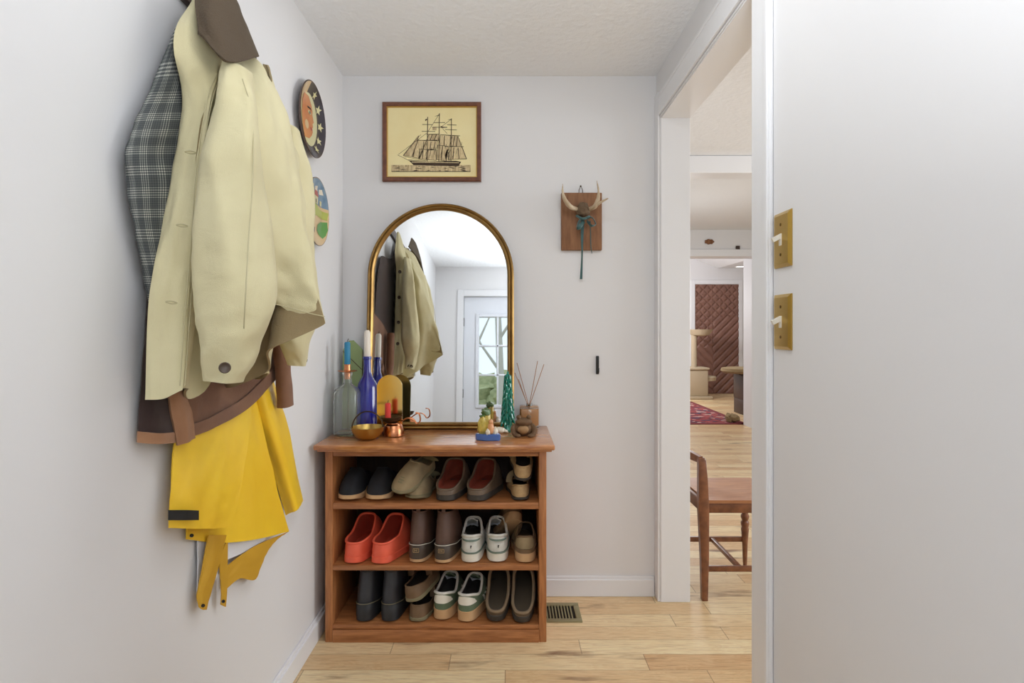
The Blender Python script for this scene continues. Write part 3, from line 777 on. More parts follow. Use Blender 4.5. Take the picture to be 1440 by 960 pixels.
o = dup(t, 'white running sneaker, right one of its pair on the middle shelf'); place(o, 700.5, 1, 6, Y=CYF + .024)
t, g = make_shoe('loafer', 'tan suede loafer standing at the right end of the middle shelf', 'shoe', 'pair of tan loafers on the middle shelf', L=.27, W=.057, sole=.032, heel_sole=.045, tb=.5, zheel=.105, zside=.08, zthroat=.12, tw=.78, upper='khaki', lining='innergrey', solem='gumsole', rim='mary', midsole=('mary', .9, 1.25))
place(t, 739, 1, 2); o = dup(t, 'tan loafer resting on the other with its pale sole toward the room'); 
o.location = (.030, 2.40, SH[1] + .135); o.rotation_euler = (Matrix.Rotation(math.radians(20), 4, 'Z') @ Matrix.Rotation(math.radians(-38), 4, 'X') @ Matrix.Rotation(math.radians(12), 4, 'Y')).to_euler()
# --- bottom shelf
t = duck_boot('black rubber-bottomed boot at the far left of the bottom shelf', 'pair of black boots on the bottom shelf', 'bootblack', 'blackrub', 'blackrub', 510, 2, False, .19, 'khakisole')
o = dup(t, 'black rubber-bottomed boot, second from the left on the bottom shelf'); place(o, 546.5, 2, 0)
t, g = make_shoe('strap_shoe', 'brown strap shoe on the bottom shelf, lower of its stacked pair', 'shoe', 'pair of brown strap shoes on the bottom shelf', L=.25, W=.056, sole=.018, tb=.68, zheel=.064, zside=.05, zthroat=.055, tw=.84, upper='mary', lining='innerdark', solem='khakisole', k1=.1)
strap(t, g, .48, .05, .10, .014, 'mary')
place(t, 585, 2, -6); o = dup(t, 'brown strap shoe on the bottom shelf, upper of its stacked pair'); place(o, 579, 2, -12, pitch=7, dz=.078, roll=-8)
t = sneaker('green and white striped sneaker, left one of its pair on the bottom shelf', 'pair of green striped sneakers on the bottom shelf', 'green', 'solewhite', 619, -8, True, 'gumsole', 2)
t.location.y += .015
o = dup(t, 'green and white striped sneaker, right one of its pair on the bottom shelf'); place(o, 653, 2, -12)
t, g = make_shoe('clog', 'brown felt clog with dark opening, second from the right on the bottom shelf', 'clog', 'pair of brown felt clogs on the bottom shelf', L=.275, W=.060, sole=.03, tb=.66, ta=.02, zheel=.045, zside=.062, zthroat=.125, tw=.90, upper='fuzzy', lining='innerfelt', solem='clogsole', rim='feltrim', k1=.05, k2=1.0, rimr=.0065)
place(t, 697, 2, -2, pitch=14, dz=.002); o = dup(t, 'brown felt clog with dark opening at the right end of the bottom shelf'); place(o, 734.5, 2, 0, pitch=16, dz=.002, Y=CYF + .008)

# ------------------------------------------------------------------ arched mirror leaning on the wall
TILT = math.radians(4.4)
mr = thing('arched_mirror', 'arched wall mirror in a gold frame standing on the wooden shoe cabinet', 'mirror', ((619.5 - CX) / F * 2.60, 2.575, ZT + .0015), (-TILT, 0, 0), world=False)
MW, MH = .335, 1.032
def arch(half, z0, top, n=40):
    zc = top - half
    return [(-half, z0)] + [(-half, z0 + (zc - z0) * .5)] + [(-half * math.cos(PI * k / n), zc + half * math.sin(PI * k / n)) for k in range(n + 1)] + [(half, z0 + (zc - z0) * .5), (half, z0)]
b = BM()
fr = [(0, -.0), (0, -.022), (.006, -.028), (.011, -.025), (.013, -.021), (.016, -.025), (.021, -.027), (.026, -.020), (.030, -.012), (.030, 0)]   # (inward, y)
rings = []
for d, y in fr:
    rings.append([b.verts.new((x, y, z)) for x, z in arch(MW - d, d, MH - d)])
for a, c in zip(rings, rings[1:]): ring_faces(b, [a, c], True)
ring_faces(b, [rings[-1], rings[0]], True)
obj('frame', b, M['gold'], mr, 30)
b = BM(); prism(b, arch(MW - .027, .027, MH - .027), lambda x, z, d: Vector((x, -.010 + d, z)), .006); obj('mirror_glass', b, M['mirror'], mr, 0)
b = BM(); prism(b, arch(MW - .004, .004, MH - .004), lambda x, z, d: Vector((x, -.003 + d, z)), .004); obj('backing', b, M['darkwood'], mr, 0)

# ------------------------------------------------------------------ ornaments on the cabinet
def base(px, py): return atZ(px, py, ZT)
def zat(py, Y): return EYE - (py - CY) / F * Y
# square clear bottle with a blue candle
p = base(488.5, 611); s = p.y / F
def sq_rings(bm, c, prof, n=40, e=4.0, mi=0):
    rr = []
    for r, h in prof:
        ex = e if r > .03 else 2.0
        ring = []
        for i in range(n):
            a = 2 * PI * i / n; q = (abs(math.cos(a)) ** ex + abs(math.sin(a)) ** ex) ** (-1 / ex)
            ring.append(bm.verts.new(Vector(c) + Vector((math.cos(a) * q * r, math.sin(a) * q * r, h))))
        rr.append(ring)
    ring_faces(bm, rr); cap(bm, rr[0][::-1]); cap(bm, rr[-1])
t = thing('glass_bottle', 'clear square glass bottle holding a blue candle, left end of the cabinet top', 'bottle', p)
b = BM(); sq_rings(b, p, [(.044, .001), (.052, .008), (.053, .10), (.053, .17), (.047, .195), (.030, .208), (.019, .22), (.017, .25), (.021, .256), (.021, .266), (.015, .268), (.014, .215), (.045, .185), (.049, .17), (.049, .012), (.04, .008)]); obj('body', b, M['oldglass'], t)
t = thing('candle_holder', 'copper candle disc with blue candle set in the clear bottle', 'candle', (p.x, p.y, p.z + .268))
b = BM(); lathe(b, [(.013, -.03), (.013, 0), (.040, .004), (.041, .007), (.014, .008), (.013, .03), (.0155, .031), (.0155, .033), (.011, .033)], (p.x, p.y, p.z + .268), 28); obj('cup', b, M['copper'], t)
b = BM(); lathe(b, [(.011, 0), (.0125, .004), (.0125, .09), (.009, .095), (.002, .096)], (p.x, p.y, p.z + .301), 20); cn = obj('candle', b, M['bluewax'], t)
b = BM(); tube(b, [(p.x, p.y, p.z + .395), (p.x + .001, p.y, p.z + .403), (p.x + .005, p.y, p.z + .410)], .0014, 6); obj('wick', b, M['wick'], cn)
# cobalt bottle with a white candle
p = Vector(((516.5 - CX) / F * 2.49, 2.49, ZT))
t = thing('blue_bottle', 'cobalt blue glass bottle with white candle in front of the mirror', 'bottle', p)
b = BM(); lathe(b, [(.040, .001), (.045, .008), (.045, .195), (.040, .215), (.022, .245), (.0165, .265), (.0155, .318), (.019, .320), (.019, .332), (.012, .332), (.012, .30)], p, 36); obj('body', b, M['cobalt'], t)
t = thing('white_candle', 'tall white candle standing in the cobalt blue bottle', 'candle', (p.x, p.y, p.z + .3))
b = BM(); lathe(b, [(.0105, .0), (.0115, .02), (.014, .034), (.0145, .05), (.0135, .138), (.008, .146), (.002, .147)], (p.x, p.y, p.z + .3), 20); obj('wax', b, M['whitewax'], t)
b = BM(); tube(b, [(p.x, p.y, p.z + .446), (p.x + .002, p.y, p.z + .457)], .0013, 6); obj('wick', b, M['wick'], t)
# green glass panel behind them
Y0 = 2.585
pts = [(480, 606), (480.5, 492), (489, 479), (495, 478.5), (508.5, 492), (511, 606)]
t = thing('green_glass_panel', 'tall faceted green glass panel in the corner behind the bottles', 'glass panel', ((495 - CX) / F * Y0, Y0, ZT))
b = BM(); prism(b, [(at(x, y, Y0).x, max(ZT + .002, at(x, y, Y0).z)) for x, y in pts], lambda a, c, d: Vector((a, Y0 + d + .06 * (c - ZT), c)), .006); obj('glass', b, M['greenglass'], t, 0)
b = BM()
for q in (((480.5, 494), (508, 520)), ((489, 480), (489, 604)), ((508.5, 493), (508.5, 604))):
    a, c = [at(x, y, Y0) for x, y in q]
    for v in (a, c): v.y = Y0 - .001 + .06 * (v.z - ZT)
    tube(b, [a, c], .0018, 6)
obj('leading', b, M['darkmetal'], t)
# candle sconce with brass reflector
p = base(553, 612.5); Yr = 2.43
t = thing('candle_sconce', 'copper chamberstick with red candle and arched brass reflector', 'candlestick', p)
c = Vector((p.x, p.y + .0, p.z))
b = BM(); lathe(b, [(.040, .001), (.046, .004), (.046, .010), (.044, .028), (.036, .046), (.026, .052), (.026, .056), (.004, .057)], c, 36); obj('copper_base', b, M['copper'], t)
b = BM(); lathe(b, [(.020, .056), (.040, .068), (.047, .080), (.047, .083), (.036, .078), (.014, .07), (.004, .07)], c + Vector((-.012, 0, 0)), 32); obj('drip_tray', b, M['darkmetal'], t)
cc = c + Vector((-.020, -.012, .074))
b = BM(); lathe(b, [(.0125, 0), (.0125, .062), (.009, .066), (.002, .067)], cc, 18); k = obj('candle', b, M['redwax'], t)
b = BM(); tube(b, [cc + Vector((0, 0, .066)), cc + Vector((.002, 0, .078))], .0013, 6); obj('wick', b, M['wick'], k)
xm, hw = (548 - CX) / F * 2.47, .055
zt = zat(527, 2.47)
b = BM(); prism(b, [(x + xm, z) for x, z in arch(hw, ZT + .002, zt, 24)], lambda a, z, d: Vector((a, 2.47 + d, z)), .004); obj('reflector', b, M['brass'], t, 30)
for sg in (0, 1):
    b = BM(); o0 = c + Vector((.02, .006 + .014 * sg, .05))
    tube(b, cat1([o0, o0 + Vector((.035, 0, .022)), o0 + Vector((.062, 0, .018)), o0 + Vector((.078, 0, .0)), o0 + Vector((.092, .0, .012)), o0 + Vector((.088, 0, .04)), o0 + Vector((.072, 0, .046))], 28), .0022, 8); obj('scroll_handle', b, M['copper'], t)
# brass bowl with hoop handle
p = base(517, 617.5)
t = thing('brass_bowl', 'small brass bowl with dark hoop handle at front left of the cabinet top', 'bowl', p)
b = BM(); lathe(b, [(.030, .001), (.034, .003), (.050, .014), (.063, .034), (.0675, .050), (.0685, .052), (.066, .0525), (.060, .035), (.047, .018), (.02, .010), (.002, .009)], p, 40); obj('bowl', b, M['brassplate'], t)
b = BM(); tube(b, [p + Vector((math.cos(a) * .064, .0, .044 + math.sin(a) * .070)) for a in [PI * k / 24 for k in range(25)]], .0028, 8); obj('handle', b, M['darkmetal'], t)
# little ceramic group on a blue base
p = base(686, 619)
t = thing('ceramic_figurine', 'tiny glazed ceramic group on a blue base at front of the cabinet top', 'figurine', p)
b = BM(); prism(b, [(-.052, .012), (-.046, -.006), (-.012, -.02), (.047, -.016), (.052, -.004), (.046, .016), (-.03, .022)], lambda x, y, d: p + Vector((x, y, .001 + d)), .026); bmesh.ops.bevel(b, geom=b.edges[:], offset=.003, segments=2, affect='EDGES'); obj('base', b, M['ceramicblue'], t)
b = BM(); blob(b, p + Vector((-.02, .004, .060)), .018, .014, .040, 0, 14, 10, .3, 1); blob(b, p + Vector((-.030, .006, .056)), .012, .012, .034, 0, 12, 8, .3, 2); blob(b, p + Vector((-.004, .010, .075)), .016, .014, .05, 0, 12, 10, .3, 8); obj('yellow_figure', b, M['ceramicyel'], t)
b = BM(); blob(b, p + Vector((-.006, .010, .112)), .02, .014, .015, 0, 12, 8, .6, 3); blob(b, p + Vector((-.02, .006, .097)), .016, .010, .006, 0, 12, 8, .6, 9); obj('green_crown', b, M['ceramicgreen'], t)
b = BM(); blob(b, p + Vector((.012, -.004, .048)), .013, .012, .025, 0, 12, 8, .4, 4); blob(b, p + Vector((.013, -.004, .076)), .010, .009, .011, 0, 12, 8); obj('peach_figure', b, M['ceramicpeach'], t)
b = BM(); blob(b, p + Vector((.030, 0, .038)), .010, .010, .016, 0, 12, 8, .4, 5); blob(b, p + Vector((.001, -.012, .036)), .010, .008, .012, 0, 12, 8, .4, 6); obj('white_figure', b, M['ceramicwhite'], t)
b = BM(); pp = base(703, 609); blob(b, pp + Vector((0, 0, .013)), .024, .014, .013, 0, 18, 12, .25, 3); tube(b, cat1([pp + Vector((.018, 0, .012)), pp + Vector((.028, -.004, .010)), pp + Vector((.034, 0, .005))], 6), [.008, .006, .003] , 8)
single('white_shell', b, M['ceramicwhite'], 'white shell lying beside the teal glass tree', 'shell')
# teal glass tree
p = base(714, 606.5)
t = thing('glass_tree', 'tall narrow teal glass tree ornament right of the mirror', 'ornament', p)
b = BM(); lathe(b, [(.026, .001), (.027, .008), (.018, .020), (.014, .03), (.020, .035), (.016, .15), (.008, .235), (.004, .262), (.0, .268)], p, 24); obj('stem', b, M['teal'], t)
rnd = random.Random(3)
b = BM()
for ring in range(13):
    z = .04 + ring * .0165; rr = .029 * (1 - .62 * (ring / 13)) + .002
    for k in range(7):
        a = 2 * PI * (k + .5 * (ring % 2)) / 7 + rnd.uniform(-.25, .25); d = Vector((math.cos(a), math.sin(a), 0))
        tube(b, [p + d * rr * .35 + Vector((0, 0, z + .012)), p + d * rr * .8 + Vector((0, 0, z + .006)), p + d * rr + Vector((0, 0, z - .010)), p + d * rr * 1.08 + Vector((0, 0, z - .016))], [.004, .0055, .004, .0015], 6)
obj('fronds', b, M['teal'], t)
b = BM(); lathe(b, [(.030, .001), (.030, .006), (.024, .010), (.01, .011)], p, 24); obj('foot', b, M['glass'], t)
# reed diffuser
p = base(744, 601)
t = thing('reed_diffuser', 'square glass reed diffuser with amber liquid behind the stone frog', 'diffuser', p)
b = BM(); box(b, p.x - .043, p.x + .043, p.y - .035, p.y + .045, p.z + .001, p.z + .100, .006, seg=3); obj('bottle', b, M['glass'], t)
b = BM(); box(b, p.x - .038, p.x + .038, p.y - .030, p.y + .040, p.z + .012, p.z + .088, .004); obj('liquid', b, M['amber'], t)
b = BM(); lathe(b, [(.014, .099), (.014, .112), (.010, .112), (.010, .10)], p, 20); obj('neck', b, M['glass'], t)
for (ex, ey) in ((727, 510), (724, 524), (756, 507.5), (765, 512), (729, 533)):
    e = at(ex, ey, p.y + .01); b = BM(); tube(b, [p + Vector(((e.x - p.x) * -.12, 0, .07)), e], .0017, 6); obj('reed', b, M['reed'], t)
# stone frog
p = base(736.5, 613)
t = thing('stone_frog', 'squat carved brown stone frog at the right front of the cabinet top', 'figurine', p)
b = BM(); blob(b, p + Vector((0, 0, .032)), .040, .032, .031, 0, 20, 14, .12, 1); blob(b, p + Vector((0, -.012, .062)), .036, .026, .018, 0, 18, 10, .1, 2); obj('body', b, M['stone'], t)
b = BM(); blob(b, p + Vector((-.002, -.018, .032)), .025, .020, .020, 0, 16, 10); obj('belly', b, M['stonelight'], t)
for sx in (-1, 1):
    b = BM(); blob(b, p + Vector((sx * .021, -.014, .082)), .011, .011, .010, 0, 12, 8); obj('eye', b, M['stone'], t)
    b = BM(); tube(b, cat1([p + Vector((sx * .034, .0, .045)), p + Vector((sx * .044, -.014, .032)), p + Vector((sx * .040, -.024, .014)), p + Vector((sx * .030, -.030, .008))], 12), [.012] * 6 + [.010] * 6, 10); obj('leg', b, M['stone'], t)
    b = BM(); blob(b, p + Vector((sx * .028, -.034, .008)), .014, .012, .008, 0, 12, 8, .3, 4); obj('foot', b, M['stone'], t)

# ------------------------------------------------------------------ pictures and plaque on the back wall
YW = YB
def wp(px, py, d=0): v = at(px, py, YW); v.y = YW - d; return v
A, B2 = at(537.5, 143, YW - .02), at(676.5, 254.5, YW - .02)
x0, x1, z1, z0 = A.x, B2.x, A.z, B2.z
t = thing('ship_picture', 'framed engraving of a three-masted sailing ship above the mirror', 'picture', ((x0 + x1) / 2, YW - .001, z0))
fw = .021
b = BM()
prof = [(0, 0), (0, .018), (.004, .022), (.016, .020), (.021, .014), (.021, 0)]
rings = [[b.verts.new((x, YW - .001 - y, z)) for x, z in ((x0 + d, z0 + d), (x1 - d, z0 + d), (x1 - d, z1 - d), (x0 + d, z1 - d))] for d, y in prof]
for a, c in zip(rings, rings[1:] + rings[:1]): ring_faces(b, [a, c])
obj('frame', b, M['framewood'], t, 20)
b = BM(); prof = [(.020, 0), (.020, .0155), (.0225, .0155), (.0235, .010), (.0235, 0)]
rings = [[b.verts.new((x, YW - .001 - y, z)) for x, z in ((x0 + d, z0 + d), (x1 - d, z0 + d), (x1 - d, z1 - d), (x0 + d, z1 - d))] for d, y in prof]
for a, c in zip(rings, rings[1:] + rings[:1]): ring_faces(b, [a, c])
obj('fillet', b, M['gilt'], t, 20)
# the engraving: one mesh, coordinates taken on the sheet (u right, v down) of a 1234x960 view
b = BM(); box(b, x0 + .020, x1 - .020, YW - .009, YW - .002, z0 + .020, z1 - .020, mi=0)
U0, U1, V0, V1 = 122, 1074, 92, 852
def sh(u, v, d=0): return Vector((x0 + (u - U0) / (U1 - U0) * (x1 - x0), YW - .0092 - d, z1 - (v - V0) / (V1 - V0) * (z1 - z0)))
def poly(pts, mi, d=.0003):
    vs = [b.verts.new(sh(u, v, d)) for u, v in pts]; cap(b, vs, mi)
def line(p, q, wd, mi=1, d=.0006):
    a, c = Vector(p), Vector(q); n = (c - a); n = Vector((-n.y, n.x)).normalized() * wd / 2
    poly([a - n, c - n, c + n, a + n], mi, d)
# sails
poly([(470, 410), (320, 600), (405, 612), (455, 470)], 2); poly([(465, 450), (408, 615), (480, 630), (545, 460)], 3)
poly([(545, 455), (470, 630), (540, 640), (560, 545), (650, 530), (650, 455)], 3); poly([(550, 550), (545, 640), (640, 648), (645, 545)], 2)
poly([(570, 395), (545, 455), (660, 460), (668, 395)], 2); poly([(680, 400), (668, 500), (770, 515), (780, 410)], 3)
poly([(655, 500), (645, 640), (735, 655), (760, 520), (700, 505)], 2); poly([(795, 410), (770, 510), (880, 515), (850, 412)], 2)
poly([(770, 515), (755, 640), (930, 632), (885, 515)], 3)
poly([(745, 545), (725, 600), (735, 655), (765, 655), (765, 545)], 3); poly([(605, 325), (600, 355), (640, 360), (645, 322)], 2); poly([(680, 318), (690, 335), (750, 332)], 1)
for P_ in ([(470, 410), (320, 600), (405, 612), (455, 470)], [(465, 450), (408, 615), (480, 630), (545, 460)], [(545, 455), (470, 630), (540, 640), (560, 545), (650, 530), (650, 455)], [(550, 550), (545, 640), (640, 648), (645, 545)],
           [(570, 395), (545, 455), (660, 460), (668, 395)], [(680, 400), (668, 500), (770, 515), (780, 410)], [(655, 500), (645, 640), (735, 655), (760, 520), (700, 505)], [(795, 410), (770, 510), (880, 515), (850, 412)], [(770, 515), (755, 640), (930, 632), (885, 515)], [(745, 545), (725, 600), (735, 655), (765, 655), (765, 545)]):
    for p_, q_ in zip(P_, P_[1:] + P_[:1]): line(p_, q_, 4, 1, .0005)
for q in (((480, 545), (470, 628)), ((520, 465), (505, 630)), ((590, 470), (580, 540)), ((630, 465), (620, 535)), ((430, 540), (420, 612)), ((600, 400), (580, 455)), ((640, 400), (620, 458)), ((700, 510), (690, 645)), ((820, 415), (800, 512)), ((845, 420), (835, 512)), ((720, 410), (715, 505)), ((810, 525), (800, 636)), ((850, 525), (860, 632))): line(*q, 7, 1, .0005)
# hull and sea
poly([(375, 648), (420, 694), (855, 704), (880, 662), (830, 652), (540, 660)], 1, .0009); poly([(400, 660), (860, 668), (858, 674), (404, 668)], 3, .0012)
poly([(205, 692), (972, 692), (972, 757), (205, 757)], 2, .0006)
rnd = random.Random(5)
for k in range(46):
    u = rnd.uniform(210, 900); v = rnd.uniform(697, 753); l = rnd.uniform(25, 70); poly([(u, v), (u + l * .5, v - 4), (u + l, v), (u + l * .5, v + 3)], 1 if k % 4 else 3, .0012)
poly([(210, 752), (970, 752), (970, 758), (210, 758)], 1, .0013)
# masts, yards, flags, rigging
for (u, va) in ((557, 230), (670, 195), (787, 245)): line((u, va), (u - 6, 655), 7)
for q in (((505, 302), (603, 304)), ((500, 368), (630, 370)), ((615, 284), (725, 284)), ((600, 330), (745, 328)), ((745, 305), (835, 308)), ((725, 350), (838, 355)), ((455, 455), (650, 452)), ((545, 398), (670, 396)), ((680, 400), (870, 412)), ((770, 515), (905, 515)), ((470, 540), (645, 545))): line(*q, 5)
poly([(530, 258), (548, 245), (552, 256), (536, 270)], 1); poly([(622, 226), (668, 208), (668, 216)], 1); poly([(748, 256), (785, 250), (785, 258)], 1)
for q in (((490, 400), (320, 605)), ((265, 595), (380, 650)), ((555, 380), (275, 590)), ((670, 200), (560, 370)), ((700, 340), (745, 390)), ((787, 250), (680, 330)), ((850, 415), (935, 634)), ((885, 470), (885, 500)), ((760, 640), (935, 634)), ((330, 610), (560, 655)), ((370, 640), (540, 655))): line(*q, 3.2)
for k in range(26):
    u = rnd.uniform(350, 880); v = rnd.uniform(470, 610)
    if u > 350 + (610 - v) * .6: line((u, v), (u - rnd.uniform(4, 16), v + rnd.uniform(20, 55)), 3)
obj('print', b, [M['print'], M['ink'], M['inkmid'], M['inklight']], t, 0)

# antler plaque
A, B2 = at(789, 271.5, YW - .01), at(846, 352, YW - .01)
t = thing('antler_plaque', 'small weathered board with antlers and a green ribbon on the white wall', 'antler plaque', ((A.x + B2.x) / 2, YW - .001, B2.z))
b = BM(); box(b, A.x, B2.x, YW - .021, YW - .001, B2.z, A.z, .003); obj('board', b, M['plaque'], t)
ap = lambda u, v, d: (lambda q: Vector((q.x, YW - d, q.z)))(at(770 + u / 6, 240 + v / 6, YW - d))
b = BM(); blob(b, ap(300, 335, .045), .030, .028, .028, 0, 20, 14, .25, 2); blob(b, ap(298, 300, .04), .024, .022, .02, 0, 16, 10, .25, 4); obj('skull_cap', b, M['skull'], t)
b = BM(); tube(b, cat1([ap(245, 325, .05), ap(195, 305, .075), ap(150, 250, .095), ap(128, 185, .10), ap(128, 112, .10)], 24), [.010, .0105, .011, .011, .010, .009, .007, .005, .003, .0015], 12); obj('antler', b, M['antler'], t)
b = BM(); tube(b, cat1([ap(355, 325, .05), ap(400, 300, .075), ap(425, 240, .095), ap(430, 170, .10), ap(416, 85, .10)], 24), [.010, .0105, .011, .011, .010, .008, .006, .004, .003, .0015], 12); a2 = obj('antler', b, M['antler'], t)
b = BM(); tube(b, cat1([ap(405, 295, .078), ap(450, 265, .10), ap(512, 232, .12)], 10), [.007, .007, .006, .005, .004, .0015], 10); obj('tine', b, M['antler'], a2)
b = BM()
patch(b, [[ap(283, 400, .045), ap(280, 550, .03), ap(285, 700, .028), ap(272, 915, .022)], [ap(312, 400, .047), ap(303, 550, .032), ap(298, 700, .030), ap(294, 915, .024)]], 5, 24, .0012, lambda u, v: .001 * math.sin(v * 9)); obj('ribbon_tail', b, M['ribbon'], t)
b = BM()
patch(b, [[ap(355, 420, .045), ap(360, 560, .03), ap(362, 640, .028), ap(372, 698, .026)], [ap(364, 420, .046), ap(367, 560, .031), ap(370, 640, .029), ap(377, 698, .027)]], 4, 16, .0012); obj('ribbon_tail', b, M['ribbon'], t)
for q in (((305, 405), (270, 420), (250, 485), (275, 470), (305, 425)), ((330, 405), (375, 395), (405, 450), (370, 465), (335, 425))):
    b = BM(); tube(b, cat1([ap(u, v, .058 + .012 * (i % 2)) for i, (u, v) in enumerate(q)], 20), .0095, 8, flat=.3); obj('bow_loop', b, M['ribbon'], t)
b = BM(); tube(b, cat1([ap(245, 380, .05), ap(300, 405, .075), ap(355, 385, .05)], 14), .006, 8); obj('ribbon_band', b, M['ribbon'], t)
b = BM(); lathe(b, [(.004, 0), (.004, .003)], ap(280, 130, .004), 12, 'Y'); tube(b, [ap(265, 185, .012), ap(265, 163, .008), ap(280, 128, .006), ap(296, 163, .008), ap(296, 185, .012)], .0016, 6); obj('hanger', b, M['darkmetal'], t)

# small black hook lower on the back wall
b = BM(); p = at(840, 513, YW); box(b, p.x - .007, p.x + .007, YW - .008, YW - .0005, p.z - .043, p.z + .043, .003); tube(b, cat1([p + Vector((0, -.006, -.02)), p + Vector((0, -.03, -.034)), p + Vector((0, -.034, -.012))], 10), .004, 8)
single('wall_hook', b, M['black'], 'little black hook on the white wall right of the mirror', 'hook')

# ------------------------------------------------------------------ painted plates on the left wall
def plate(name, label, yc, zc, r, deco, mats, parent_extra=None):
    b = BM()
    lathe(b, [(.05, .001), (.06, .004), (r * .72, .008), (r * .92, .020), (r, .028), (r, .031), (r * .92, .024), (r * .72, .0125), (.001, .012)], (XL, yc, zc), 56, 'X', 0)
    def surf(u, v):                                       # u along +y, v up, in units of the radius
        q = math.hypot(u, v); h = .0128 if q < .72 else .0128 + (q - .72) / .28 * .0187
        return Vector((XL + h + .0005, yc + u * r, zc + v * r))
    def shape(pts, mi, lift=0):
        fine = []
        for p, q in zip(pts, pts[1:] + pts[:1]):
            m = max(1, int(math.hypot(q[0] - p[0], q[1] - p[1]) / .08)); fine += [(p[0] + (q[0] - p[0]) * k / m, p[1] + (q[1] - p[1]) * k / m) for k in range(m)]
        pts = fine; lift *= 3; n = len(pts); c = (sum(p[0] for p in pts) / n, sum(p[1] for p in pts) / n)
        rings = []
        for k in (0, .15, .3, .45, .6, .7, .76, .82, .88, .94, 1):
            rings.append([b.verts.new(surf(c[0] + (x - c[0]) * k, c[1] + (y - c[1]) * k) + Vector((lift, 0, 0))) for x, y in pts] if k else None)
        cv = b.verts.new(surf(*c) + Vector((lift, 0, 0)))
        for i in range(n):
            try: b.faces.new([cv, rings[1][i], rings[1][(i + 1) % n]]).material_index = mi
            except ValueError: pass
        ring_faces(b, rings[1:], True, mi)
    deco(shape)
    bmesh.ops.translate(b, verts=b.verts, vec=(-XL, -yc, -zc))
    o = obj(name, b, mats, None, 40); o.location = (XL, yc, zc)
    return tag(o, label, 'plate', 'painted plates on the left wall')
def circ(cx, cy, rx, ry=None, n=24, a0=0, a1=2 * PI): ry = ry or rx; return [(cx + rx * math.cos(a0 + (a1 - a0) * k / n), cy + ry * math.sin(a0 + (a1 - a0) * k / n)) for k in range(n)]
def star(cx, cy, r, rot=0): return [(cx + (r if k % 2 == 0 else r * .42) * math.sin(rot + PI * k / 5), cy + (r if k % 2 == 0 else r * .42) * math.cos(rot + PI * k / 5)) for k in range(10)]
def moon(shape):
    shape(circ(0, 0, .985, n=48), 1)                                        # navy ground
    shape(circ(-.0, 0, .97, n=30, a0=PI * .56, a1=PI * 1.46), 5, .0003)      # tawny left rim
    cres = [(.0 + .62 * math.sin(a), .66 * math.cos(a)) for a in [PI * k / 20 for k in range(21)]] + [(-.05 + .34 * math.sin(a), .60 * math.cos(a)) for a in [PI * (20 - k) / 20 for k in range(21)]]
    shape(circ(-.02, 0, .60, .70, 30), 2, .0006)                             # pale crescent
    face = [(-.42, .58), (-.10, .60), (.10, .44), (.20, .30), (.18, .20), (.30, .02), (.20, -.04), (.24, -.12), (.17, -.18), (.22, -.26), (.14, -.38), (-.05, -.52), (-.40, -.58), (-.55, -.30), (-.60, 0), (-.55, .35)]
    shape(face, 3, .0009)
    shape(circ(-.05, .18, .12, .05, 14), 2, .0012); shape(circ(-.04, .18, .045, .045, 10), 1, .0015)
    shape([(-.22, .30), (.04, .33), (.08, .27), (-.05, .28), (-.20, .26)], 4, .0012)
    shape(circ(.08, -.22, .10, .045, 12), 6, .0012); shape(circ(-.25, -.2, .14, .12, 14), 5, .0011)
    for (x, y, r_, ro) in ((.26, .76, .12, .1), (.60, .48, .14, -.1), (.76, .06, .14, .2), (.66, -.36, .13, 0), (.44, -.66, .12, .3)): shape(star(x, y, r_, ro), 2, .0006)
mats = [M['platerim'], M['navy'], M['creamglaze'], M['faceglaze'], M['black'], M['sandglaze'], M['redglaze']]
plate('moon_plate', 'round painted plate with a moon face and stars, upper of two', 2.185, 2.055, .142, moon, mats)
def land(shape):
    shape(circ(0, 0, .985, n=48), 5)
    shape(circ(0, 0, .975, n=30, a0=PI * .08, a1=PI * .92) , 1, .0003)
    for k in range(4): shape([(-.6 + .3 * k, .80 - .05 * abs(k - 1.5)), (-.45 + .3 * k, .83 - .05 * abs(k - 1.5)), (-.30 + .3 * k, .62), (-.5 + .3 * k, .60)], 2, .0006)
    shape([(-.95, .22), (-.5, .34), (.1, .30), (.5, .16), (.95, .14), (.9, -.1), (.2, -.06), (-.4, -.2), (-.9, -.3)], 3, .0006)
    shape([(.0, .30), (.30, .28), (.30, .52), (.0, .54)], 6, .0009); shape([(-.05, .52), (.34, .50), (.24, .66), (.05, .68)], 7, .0012); shape([(.09, .31), (.16, .31), (.16, .42), (.09, .42)], 0, .0012)
    shape([(.45, .28), (.60, .27), (.60, .42), (.45, .43)], 6, .0009)
    shape([(.9, -.15), (.55, -.20), (.30, -.32), (.22, -.5), (.38, -.62), (.5, -.72), (.72, -.6), (.88, -.4)], 4, .0006)
    shape([(-.1, -.5), (.05, -.42), (.0, -.62)], 0, .0009)
mats = [M['platerim'], M['skyglaze'], M['ceramicwhite'], M['limeglaze'], M['leafglaze'], M['sandglaze'], M['creamglaze'], M['redglaze']]
plate('landscape_plate', 'round painted plate with a house and green hills, half hidden by the tan jacket', 2.236, 1.712, .133, land, mats)

